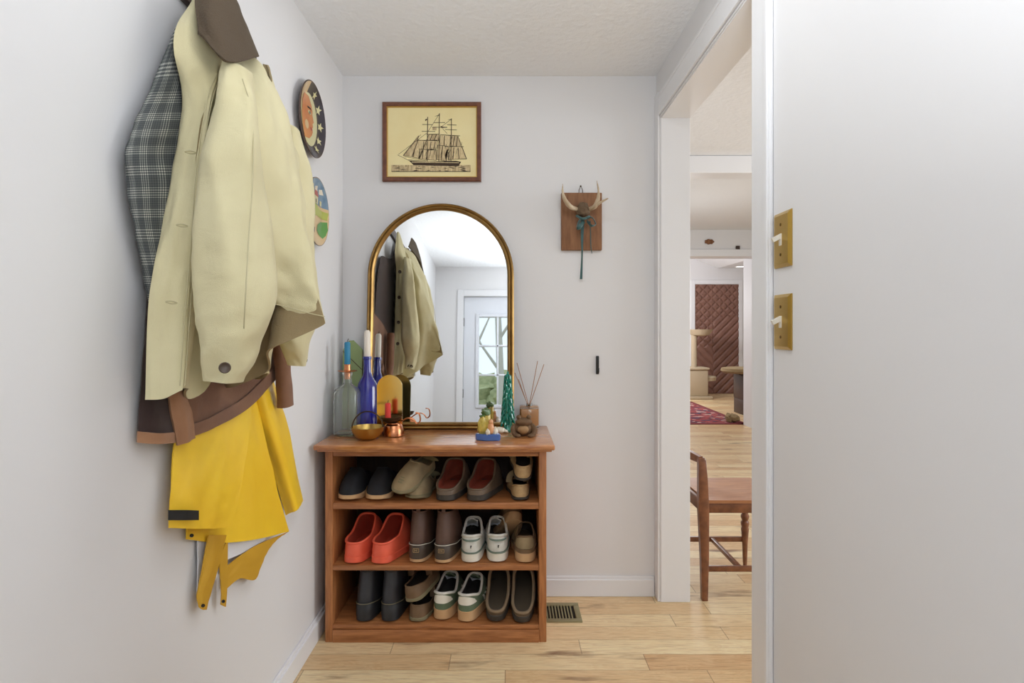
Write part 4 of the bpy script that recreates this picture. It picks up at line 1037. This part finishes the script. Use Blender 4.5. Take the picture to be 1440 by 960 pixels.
# ------------------------------------------------------------------ coats on the left wall
def C(*pts): return [atX(*p) for p in pts]
def crease(u, v, seed): return 1 - 2.2 * abs(noise.noise(Vector((u, v, seed))))
def wr(seed, amp, fu, fv, extra=None):
    def f(u, v):
        d = amp * noise.noise(Vector((u * fu, v * fv, seed))) + amp * .5 * noise.noise(Vector((u * fu * 2.3, v * fv * 2.1, seed + 5)))
        return d + (extra(u, v) if extra else 0)
    return f
def button(bm, c, r=.011, nrm=(.6, -.8, 0)):
    nrm = Vector(nrm).normalized(); q = nrm.to_track_quat('Z', 'Y').to_matrix()
    prof = [(r, 0), (r, .003), (r * .85, .0045), (r * .7, .0035), (0.0005, .0035)]; rr = []
    for rad, h in prof: rr.append([bm.verts.new(Vector(c) + q @ Vector((rad * math.cos(2 * PI * k / 18), rad * math.sin(2 * PI * k / 18), h))) for k in range(18)])
    ring_faces(bm, rr); cap(bm, rr[0][::-1]); cap(bm, rr[-1])

# coat hook and rail hidden behind the coats
b = BM(); box(b, XL, XL + .018, 1.05, 1.72, 2.03, 2.09, .003)
single('coat_rail', b, M['darkwood'], 'dark wooden coat rail mostly hidden behind the hanging coats', 'coat rail')

# grey plaid coat, nearest the wall on the left
t = thing('plaid_coat', 'grey plaid wool coat hanging at the left behind the tan jacket', 'coat', (XL + .02, 1.2, 1.35))
b = BM(); sleeve(b, C((246, 40, -.735), (214, 123, -.742), (190, 173, -.745), (180, 213, -.745), (184, 267, -.745), (190, 318, -.745), (203, 377, -.745), (212, 424, -.745)),
                 C((285, 40, -.745), (280, 123, -.742), (274, 173, -.742), (270, 213, -.742), (266, 267, -.742), (260, 318, -.742), (250, 377, -.742), (238, 424, -.742)), [.016, .02, .022, .022, .022, .02, .02, .016], 60, 36, lambda u, v: .35 * noise.noise(Vector((u * 5, v * 8, 2))) )
obj('sleeve', b, M['plaid'], t, 60)
b = BM(); patch(b, [C((272, 20, -.757), (262, 100, -.757), (258, 260, -.757), (256, 420, -.757)), C((285, 20, -.754), (288, 100, -.754), (290, 260, -.754), (290, 420, -.754)), C((300, 40, -.757), (312, 110, -.757), (318, 260, -.757), (320, 400, -.757))], 24, 30, .005, wr(3, .004, 4, 4)); obj('body', b, M['plaid'], t, 60)

# brown canvas jacket with dark lining
t = thing('brown_jacket', 'brown canvas work jacket with dark lining hanging behind the tan jacket', 'jacket', (XL + .02, 1.45, 1.1))
xw = -.752
b = BM(); patch(b, [C((250, 170, xw - .012), (214, 290, xw - .012), (208, 405, xw - .012), (200, 510, xw - .012), (193, 608, xw - .012)), C((262, 170, xw), (242, 290, xw + .010), (236, 405, xw + .010), (230, 510, xw + .012), (226, 611, xw + .012)), C((280, 170, xw), (270, 290, xw + .004), (262, 405, xw + .004), (258, 510, xw + .004), (254, 608, xw + .004))], 22, 50, .005, wr(1, .005, 3, 5)); obj('lining_panel', b, M['darkbrown'], t, 60)
b = BM(); patch(b, [C((300, 40, xw - .006), (285, 200, xw - .006), (280, 400, xw - .006), (280, 520, xw - .006)), C((322, 120, xw - .004), (345, 200, xw - .004), (348, 400, xw - .004), (350, 500, xw - .004)), C((330, 190, xw - .008), (392, 230, xw - .008), (408, 360, xw - .008), (412, 470, xw - .008))], 24, 40, .005, wr(4, .004, 4, 4)); obj('back_panel', b, M['darkbrown'], t, 60)
b = BM(); patch(b, [C((193, 606, xw - .012), (192.5, 622, xw - .012)), C((226, 609, xw + .016), (226, 624, xw + .016)), C((254, 606, xw + .006), (254, 621, xw + .006))], 18, 5, .008, wr(1, .003, 3, 2)); obj('hem_band', b, M['brownband'], t, 60)
b = BM(); patch(b, [C((258, 430, xw + .006), (257, 510, xw + .006), (264, 613, xw + .008)), C((296, 430, xw + .010), (296, 510, xw + .012), (300, 598, xw + .014)), C((348, 420, xw + .006), (350, 500, xw + .008), (352, 567, xw + .010)), C((388, 400, xw + .006), (390, 460, xw + .006), (400, 514, xw + .008)), C((420, 390, xw - .008), (422, 430, xw - .008), (424, 484, xw - .008))], 50, 40, .005, wr(8, .004, 6, 3)); obj('body', b, M['brown'], t, 60)
b = BM(); patch(b, [C((265, 598, xw + .016), (266, 615, xw + .016)), C((300, 584, xw + .022), (301, 601, xw + .022)), C((351, 552, xw + .018), (353, 570, xw + .018)), C((397, 501, xw + .016), (401, 517, xw + .016))], 40, 5, .005, wr(2, .002, 8, 2)); obj('hem_band', b, M['brown'], t, 60)
b = BM(); patch(b, [C((234, 540, -.735), (240, 580, -.735), (249, 626, -.735)), C((246, 540, -.725), (258, 580, -.725), (262, 622, -.725)), C((255, 540, -.728), (268, 580, -.728), (273, 616, -.728))], 14, 20, .006, wr(5, .003, 3, 3)); obj('front_placket', b, M['brownband'], t, 60)
b = BM(); sleeve(b, C((385, 420, -.715), (388, 500, -.715), (393, 574, -.715)), C((408, 420, -.70), (405, 500, -.70), (410, 568, -.70)), [.022, .022, .02], 24, 20, lambda u, v: .3 * noise.noise(Vector((u * 4, v * 5, 4)))); obj('sleeve', b, M['brown'], t, 60)

# yellow raincoat
t = thing('yellow_raincoat', 'bright yellow raincoat hanging lowest beneath the brown jacket', 'raincoat', (XL + .01, 1.5, .7))
b = BM(); patch(b, [C((270, 540, -.770), (265, 650, -.766), (262, 758, -.766)), C((310, 540, -.768), (315, 650, -.758), (310, 763, -.752)), C((345, 540, -.766), (355, 640, -.745), (360, 758, -.738)), C((357, 540, -.764), (380, 650, -.738), (406, 747, -.738))], 40, 40, .003, wr(2, .004, 3, 3)); obj('body', b, M['yellow'], t, 60)
b = BM(); patch(b, [C((262, 530, -.768), (246, 620, -.752), (240, 690, -.748), (237, 742, -.748)), C((290, 530, -.768), (280, 634, -.738), (270, 690, -.722), (268, 743, -.722)), C((322, 530, -.769), (318, 606, -.742), (306, 690, -.715), (298, 743, -.715)), C((354, 530, -.766), (352, 590, -.742), (341, 670, -.714), (325, 741, -.708))], 44, 44, .003, wr(6, .005, 3, 3)); slv = obj('sleeve', b, M['yellow'], t, 60)
b = BM(); patch(b, [C((236.5, 717, -.741), (236.5, 731, -.741)), C((250, 717, -.728), (250, 731, -.728)), C((265, 717, -.713), (265, 731, -.713)), C((279, 717.5, -.706), (279, 731, -.706))], 16, 5, .003); obj('cuff_strap', b, M['black'], slv, label='black cuff strap')
b = BM(); patch(b, [C((352, 535, -.766), (372, 620, -.755), (402, 724, -.752)), C((368, 535, -.740), (390, 610, -.722), (418, 716, -.714)), C((384, 535, -.766), (404, 600, -.756), (426, 704, -.756))], 24, 40, .003, wr(9, .003, 3, 3)); obj('side_fold', b, M['yellow'], t, 60)
b = BM(); patch(b, [C((278, 752, -.768), (278, 800, -.768), (277, 833, -.768)), C((300, 754, -.762), (296, 795, -.762), (288, 833, -.762)), C((320, 756, -.760), (318, 780, -.760), (312, 800, -.760))], 14, 20, .003, wr(3, .002, 3, 3)); obj('white_lining', b, M['white'], t, 60)
b = BM(); patch(b, [C((318, 754, -.764), (318, 787, -.764)), C((345, 752, -.758), (343, 776, -.758)), C((374, 750, -.754), (372, 759, -.754))], 14, 8, .003); obj('white_lining', b, M['white'], t, 60)
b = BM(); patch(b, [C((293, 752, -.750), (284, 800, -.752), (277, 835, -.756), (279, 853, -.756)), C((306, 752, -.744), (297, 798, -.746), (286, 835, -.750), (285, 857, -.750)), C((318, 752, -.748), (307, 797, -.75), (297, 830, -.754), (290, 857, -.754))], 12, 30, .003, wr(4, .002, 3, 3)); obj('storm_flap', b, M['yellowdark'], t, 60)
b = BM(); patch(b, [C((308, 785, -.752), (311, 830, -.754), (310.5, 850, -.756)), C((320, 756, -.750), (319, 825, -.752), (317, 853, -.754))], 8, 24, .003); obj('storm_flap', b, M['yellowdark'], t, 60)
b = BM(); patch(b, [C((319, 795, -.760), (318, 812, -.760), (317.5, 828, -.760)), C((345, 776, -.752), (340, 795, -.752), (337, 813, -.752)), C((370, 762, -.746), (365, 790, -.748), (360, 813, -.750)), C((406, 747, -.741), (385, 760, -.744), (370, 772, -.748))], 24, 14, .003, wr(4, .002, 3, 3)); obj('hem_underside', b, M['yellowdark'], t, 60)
b = BM()
for q in ((269, 752.5, -.752), (285, 851, -.745), (313.5, 845, -.745)): button(b, atX(*q), .004, (1, -.6, 0))
obj('snap', b, M['black'], t)

# tan canvas jacket, in front
t = thing('tan_jacket', 'tan canvas barn jacket with brown corduroy collar hanging in front of the other coats', 'jacket', (-.62, 1.38, 1.12))
near = [C((276, -12, -.715), (245, 50, -.712), (256, 130, -.718), (245, 230, -.722), (226, 330, -.725), (210, 420, -.728), (204, 562, -.728)),
        C((286, -5, -.70), (272, 60, -.68), (278, 135, -.685), (264, 232, -.688), (250, 330, -.692), (238, 420, -.695), (232, 560, -.695)),
        C((303, 40, -.685), (314, 92, -.655), (300, 140, -.655), (285, 232, -.655), (278, 330, -.660), (270, 420, -.665), (260, 546, -.665)),
        C((305, 41, -.712), (316, 93, -.685), (302, 141, -.688), (287, 233, -.69), (280, 331, -.695), (272, 421, -.70), (263, 548, -.70)),
        C((308, 50, -.70), (322, 100, -.685), (312, 150, -.69), (300, 235, -.70), (296, 330, -.70), (292, 420, -.70), (285, 553, -.70)),
        C((318, 60, -.69), (334, 102, -.645), (345, 160, -.60), (350, 240, -.585), (352, 330, -.58), (354, 400, -.585), (362, 432, -.585)),
        C((330, 66, -.685), (354, 106, -.63), (374, 160, -.575), (390, 240, -.545), (400, 330, -.525), (405, 390, -.515), (410, 440, -.510)),
        C((345, 72, -.685), (376, 108, -.62), (398, 160, -.57), (421, 250, -.52), (437, 340, -.482), (448, 410, -.456), (458, 453, -.442))]
YS = [near[-1][j].y for j in range(7)]
def refl(col, zadd=0):
    return [Vector((p.x, 2 * YS[j] - p.y, p.z)) for j, p in enumerate(col)]
nearf = list(near); nearf[5] = near[5][:5] + C((354, 430, -.59), (352, 525, -.60)); nearf[6] = near[6][:5] + C((405, 410, -.53), (406, 488, -.545))
far = [refl(c) for c in nearf[:-1]][::-1]
INNER = 1
folds = lambda u, v: (0 if u < .13 or u > .87 else 1) * (.007 * math.sin(u * 40 + 3 * math.sin(v * 5)) * v * min(1, abs(u - .5) * 12) + .0075 * crease(u * 11 + v * 2.5, v * 3.2 - u * 2, 4))
b = BM(); patch(b, near + far, 150, 110, .005, wr(11, .010, 13, 6, folds), 1, 0); obj('body', b, [M['tan'], M['taninner']], t, 60)
# sleeves
Ls = C((320, 90, -.635), (298, 160, -.640), (284, 240, -.645), (276, 330, -.645), (275, 410, -.638), (285, 480, -.625), (296, 533, -.615))
Rs = C((348, 98, -.585), (362, 160, -.555), (372, 240, -.53), (380, 330, -.512), (385, 420, -.50), (364, 490, -.52), (334, 538, -.55))
dep = [.03, .045, .05, .05, .05, .04, .026]
wf = lambda u, v: .32 * crease(u * 4 + v * 1.6, v * 3.6 - u, 6) + .07 * crease(u * 4, v * 14 + u * 3, 2) * min(1, v * 1.5) + .16 * noise.noise(Vector((u * 6, v * 9, 7))) + .05 * noise.noise(Vector((u * 11, v * 22, 3)))
b = BM(); sleeve(b, Ls, Rs, dep, 80, 48, wf); sl = obj('sleeve', b, M['tan'], t, 60)
b = BM(); fc = (Ls[6] + Rs[6]) / 2; button(b, atX(316, 517, -.548), .011, (.5, -.85, .1)); obj('cuff_button', b, M['buttond'], sl)
seam = cat1(C((341, 112, -.575), (354, 160, -.553), (356, 240, -.527), (350, 330, -.520), (345, 420, -.512), (342, 480, -.54)), 40)
b = BM(); tube(b, [v + Vector((.002, -.004, 0)) for v in seam], .0013, 5); obj('sleeve_seam', b, M['thread'], sl)
rf = lambda col: [Vector((p.x - .02, 2 * (YS[j] + (.03 if j > 3 else 0)) - p.y, p.z)) for j, p in enumerate(col)]
b = BM(); sleeve(b, rf(Ls), rf([r.lerp(l, .3) for r, l in zip(Rs, Ls)]), dep, 60, 40, wf, toward=Vector((.3, 1, 0))); sl2 = obj('sleeve', b, M['tan'], t, 60)
b = BM(); L2, R2 = rf(Ls), rf([r.lerp(l, .3) for r, l in zip(Rs, Ls)])
for f in (.35, .65):
    q = L2[6] * (1 - f) + R2[6] * f; button(b, q + Vector((.006, .022, .016)), .010, (.3, 1, 0))
obj('cuff_button', b, M['buttond'], sl2)
# corduroy collar, rolled over the neck
b = BM(); cn = [C((274, -22, -.70), (276, 15, -.675), (279, 46, -.655)), C((296, -24, -.655), (302, 28, -.628), (320, 86, -.602)), C((318, -26, -.648), (338, 30, -.622), (359, 81, -.608))]
cf = [C((322, -22, -.672), (342, 28, -.668), (362, 78, -.665))]
patch(b, cn + cf, 40, 24, .007, wr(3, .003, 5, 3)); obj('collar', b, M['collar'], t, 60, label='brown corduroy collar')
# placket stitching, buttonholes and buttons
for dx in (-3, -10):
    b = BM(); tube(b, [v + Vector((.0045, -.003, 0)) for v in cat1(C(*[(px + dx, py, X) for px, py, X in ((318, 95, -.660), (300, 140, -.655), (285, 232, -.655), (278, 330, -.660), (270, 420, -.665), (261, 542, -.665))]), 40)], .0011, 5); obj('placket_stitching', b, M['thread'], t)
for q in ((266, 213, -.674), (254, 316, -.678), (239, 424, -.682)):
    c0 = atX(q[0] - 6, q[1], q[2] + .004); c1 = atX(q[0] + 10, q[1] + 2, q[2] + .016); up = Vector((0, 0, .0025))
    b = BM(); tube(b, cat1([c0, (c0 + c1) / 2 + up, c1, (c0 + c1) / 2 - up], 16, True), .0014, 5, closed=True); obj('buttonhole', b, M['thread'], t)
for j in (2, 3, 4, 5):
    q = far[5][j] * .5 + far[6][j] * .5; b = BM(); button(b, q + Vector((.008, .012, 0)), .011, (.6, .8, 0)); obj('button', b, M['buttond'], t)
# chest yoke / patch pocket on the back panel
b = BM(); tube(b, [v + Vector((.004, -.004, 0)) for v in cat1(C((340, 145, -.60), (360, 160, -.588), (385, 175, -.568)), 14)], .0012, 5); obj('yoke_seam', b, M['thread'], t)
b = BM(); tube(b, [v + Vector((.005, -.003, 0)) for v in cat1(C((386, 428, -.515), (410, 434, -.502), (435, 441, -.472), (454, 445, -.445)), 14)], .0012, 5); obj('hem_stitching', b, M['thread'], t)

# ------------------------------------------------------------------ brass switch plates
for lab, y0_, y1_, in (('brass switch plate with white toggle, upper of two on the right wall', 297.5, 376.5), ('brass switch plate with white toggle, lower of two on the right wall', 413.5, 491)):
    ym = 1.435; za = zat(y0_, 1.43); zb_ = zat(y1_, 1.45); zc = (za + zb_) / 2; hh = (za - zb_) / 2; hw = .044
    t = thing('switch_plate', lab, 'light switch', (XR, ym, zc), group='brass switch plates on the right wall')
    b = BM(); rr = []
    for d, x in ((0, 0), (0, .003), (.008, .008), (.012, .0085)):
        rr.append([b.verts.new((XR - .0003 - x, ym + sy * (hw - d), zc + sz_ * (hh - d))) for sy, sz_ in ((-1, -1), (1, -1), (1, 1), (-1, 1))])
    ring_faces(b, rr); cap(b, rr[-1]); cap(b, rr[0][::-1]); obj('plate', b, M['brassplate'], t, 20)
    b = BM(); box(b, XR - .011, XR - .006, ym - .006, ym + .006, zc - .015, zc + .015, .001)
    r = bmesh.ops.create_cube(b, size=1)
    for v in r['verts']: v.co = Matrix.Rotation(math.radians(-28), 3, 'Y') @ Vector((v.co.x * .026, v.co.y * (.009 if v.co.x < 0 else .011), v.co.z * .011)) + Vector((XR - .018, ym, zc + .004))
    obj('toggle', b, M['switchwhite'], t, 30)
    for dz in (-.038, .038):
        b = BM(); lathe(b, [(.004, 0), (.004, -.0012), (.002, -.002), (.0003, -.002)], (XR - .0085, ym, zc + dz), 14, 'X'); obj('screw', b, M['screw'], t)

# ------------------------------------------------------------------ floor vent
t = thing('floor_vent', 'olive metal floor register beside the shoe cabinet', 'floor vent', (.236, 2.51, 0))
vx0, vx1, vy0, vy1 = .157, .316, 2.425, 2.592
b = BM()
for q in ((vx0, vx1, vy0, vy0 + .026), (vx0, vx1, vy1 - .026, vy1), (vx0, vx0 + .006, vy0 + .026, vy1 - .026), (vx1 - .024, vx1, vy0 + .026, vy1 - .026)): box(b, *q, .0003, .006, .0015)
obj('frame', b, M['vent'], t)
b = BM(); box(b, vx0 + .004, vx1 - .022, vy0 + .024, vy1 - .024, .0003, .0012); obj('duct_shade', b, M['ventdark'], t)  # flat dark sheet standing in for the shade below the slats
for k in range(9):
    x = vx0 + .012 + k * .0135; b = BM(); box(b, x - .0028, x + .0028, vy0 + .026, vy1 - .026, .001, .0052); obj('slat', b, M['vent'], t)

# ------------------------------------------------------------------ chair in the dining room
t = thing('wooden_chair', 'low-backed walnut chair with turned leg just past the doorway', 'chair', (1.07, 2.82, 0))
def post(y, name):
    b = BM(); pts = [(.905, y, .001), (.905, y, .2), (.900, y, .42), (.897, y, .55), (.893, y, .645), (.890, y, .658)]
    rings = []
    for (x, yy, z), wd in zip(pts, (.026, .036, .048, .042, .034, .026)):
        rings.append([b.verts.new((x + dx * wd / 2, yy + dy * .013 * (1.0 if z < .65 else .7), z)) for dx, dy in ((-1, -1), (-.8, -1.2), (.8, -1.2), (1, -1), (1, 1), (.8, 1.2), (-.8, 1.2), (-1, 1))])
    ring_faces(b, rings); cap(b, rings[0][::-1]); cap(b, rings[-1]); obj(name, b, M['chair'], t, 40)
post(2.63, 'back_post'); post(3.01, 'back_post')
b = BM(); patch(b, [[Vector((.888, y, .660)), Vector((.884, y, .62)), Vector((.888, y, .585))] if False else [Vector((.890 - .03 * math.sin(PI * (y - 2.63) / .38), y, .662 + .01 * math.sin(PI * (y - 2.63) / .38))), Vector((.892 - .03 * math.sin(PI * (y - 2.63) / .38), y, .632))] for y in (2.63, 2.72, 2.82, 2.92, 3.01)], 24, 6, .018); obj('crest_rail', b, M['chair'], t, 50)
b = BM(); n = 26
rows = []
for i in range(n + 1):
    row = []
    for j in range(n + 1):
        x = .915 + .37 * i / n; y = 2.625 + .40 * j / n
        d = .009 * math.exp(-(((x - 1.06) / .13) ** 2) - (((y - 2.825) / .13) ** 2))
        row.append(b.verts.new((x, y, .462 - d)))
    rows.append(row)
for i in range(n):
    for j in range(n): b.faces.new([rows[i][j], rows[i + 1][j], rows[i + 1][j + 1], rows[i][j + 1]])
ed = [rows[i][0] for i in range(n + 1)] + [rows[n][j] for j in range(1, n + 1)] + [rows[i][n] for i in range(n - 1, -1, -1)] + [rows[0][j] for j in range(n - 1, 0, -1)]
lo = [b.verts.new(v.co + Vector((0, 0, .447 - v.co.z))) for v in ed]; ring_faces(b, [ed, lo]); cap(b, lo); obj('seat', b, M['chairseat'], t, 40)
b = BM(); box(b, .922, 1.265, 2.632, 2.650, .400, .448, .003); box(b, .922, 1.265, 3.0, 3.018, .400, .448, .003); box(b, .893, .911, 2.645, 3.0, .400, .455, .003); box(b, 1.255, 1.273, 2.65, 3.0, .400, .448, .003); obj('seat_rails', b, M['chair'], t)
for y in (2.655, 2.995):
    b = BM(); lathe(b, [(.009, .001), (.011, .03), (.014, .12), (.018, .18), (.020, .20), (.017, .21), (.021, .225), (.021, .235), (.015, .245), (.021, .262), (.021, .27), (.016, .28), (.019, .33), (.022, .40), (.022, .42)], (1.245, y, 0), 20); obj('front_leg', b, M['chair'], t)
for y in (2.635, 3.005):
    b = BM(); box(b, .91, 1.245, y - .009, y + .009, .130, .155, .003); obj('side_stretcher', b, M['chair'], t)
b = BM(); box(b, 1.064, 1.084, 2.64, 3.0, .133, .153, .003); obj('cross_stretcher', b, M['chair'], t)

# ------------------------------------------------------------------ beyond: rug, cat trees, ornaments
b = BM(); box(b, 1.0, 3.10, 7.50, 9.65, .0005, .011, .003, 0); o_ = b
box(b, .98, 3.12, 7.44, 7.52, .0004, .0115, .003, 1); box(b, .98, 3.12, 9.63, 9.70, .0004, .0115, .003, 1); box(b, 3.05, 3.13, 7.44, 9.70, .0004, .0115, .003, 1)
single('area_rug', b, [M['rug'], M['rugborder']], 'red patterned area rug on the far room floor', 'rug')
t = thing('cat_tree', 'beige plush cat tree at the left beyond the far rug', 'cat tree', (3.33, 10.3, 0))
b = BM(); box(b, 3.05, 3.62, 10.05, 10.55, .001, .05, .01); obj('base', b, M['plush'], t)
b = BM(); lathe(b, [(.05, .05), (.05, 1.15)], (3.36, 10.3, 0), 18); obj('post', b, M['plush'], t)
b = BM(); box(b, 3.1, 3.55, 10.1, 10.5, .05, .52, .02); obj('cubby', b, M['plush'], t)
b = BM(); box(b, 3.08, 3.57, 10.08, 10.52, .52, .56, .015); lathe(b, [(.02, .30), (.14, .32), (.15, .38), (.13, .40), (.02, .40)], (3.6, 10.28, 0), 24); obj('platform', b, M['plush'], t)
b = BM(); lathe(b, [(.04, 1.12), (.16, 1.14), (.215, 1.22), (.225, 1.24), (.20, 1.235), (.14, 1.17), (.02, 1.15)], (3.47, 10.3, 0), 28); obj('cradle', b, M['plush'], t)
t = thing('cat_perch', 'olive plush perch on a dark stand at the right of the far room', 'cat perch', (3.6, 8.4, 0))
b = BM(); lathe(b, [(.03, .60), (.26, .60), (.30, .63), (.29, .67), (.24, .68), (.02, .66)], (3.45, 8.4, 0), 28); obj('perch_top', b, M['plushdark'], t)
b = BM(); box(b, 3.40, 3.75, 8.2, 8.6, .22, .58, .01); obj('cabinet', b, M['darkwood'], t)
for x in (3.42, 3.73):
    b = BM(); box(b, x - .02, x + .02, 8.22, 8.58, .001, .22, .004); obj('leg', b, M['darkwood'], t)
b = BM(); rnd = random.Random(9)
for k in range(9): blob(b, (2.98 + rnd.uniform(-.05, .05), 7.62 + rnd.uniform(-.08, .08), .055 + rnd.uniform(-.01, .03)), .05, .06, .04, 0, 10, 8, .5, k)
single('plush_toy', b, M['plushdark'], 'scruffy tan plush toy lying on the rug corner by the far doorway', 'toy')
for px, py, r, lab in ((997, 340, .062, 'carved brown wall ornament above the far doorway, larger of two'), (1037, 349, .028, 'small brown wall ornament above the far doorway, right of the larger')):
    b = BM(); p = at(px, py, 6.83)
    if r > .05:
        for k in range(7): a = 2 * PI * k / 7; blob(b, (p.x + math.cos(a) * r * .62, 6.818, p.z + math.sin(a) * r * .32), r * .34, .012, r * .22, 0, 10, 8)
        blob(b, (p.x, 6.812, p.z), r * .4, .016, r * .3, 0, 12, 8)
    else:
        box(b, p.x - r * .8, p.x + r * .8, 6.806, 6.829, p.z - r, p.z + r, .004); blob(b, (p.x, 6.803, p.z), r * .5, .01, r * .5, 0, 10, 8)
    single('wall_ornament', b, M['darkwood'] if r < .05 else M['plaque'], lab, 'ornament')
t = thing('ceiling_downlight', 'lit round recessed downlight in the far room ceiling', 'ceiling light', (4.34, 10.65, 2.42))
b = BM(); lathe(b, [(.10, -.001), (.10, -.008), (.078, -.010), (.078, -.001)], (4.34, 10.65, 2.42), 28); obj('trim_ring', b, M['trim'], t)
b = BM(); lathe(b, [(.077, -.001), (.077, -.005), (.001, -.006)], (4.34, 10.65, 2.42), 28); obj('lens', b, M['lamp'], t)
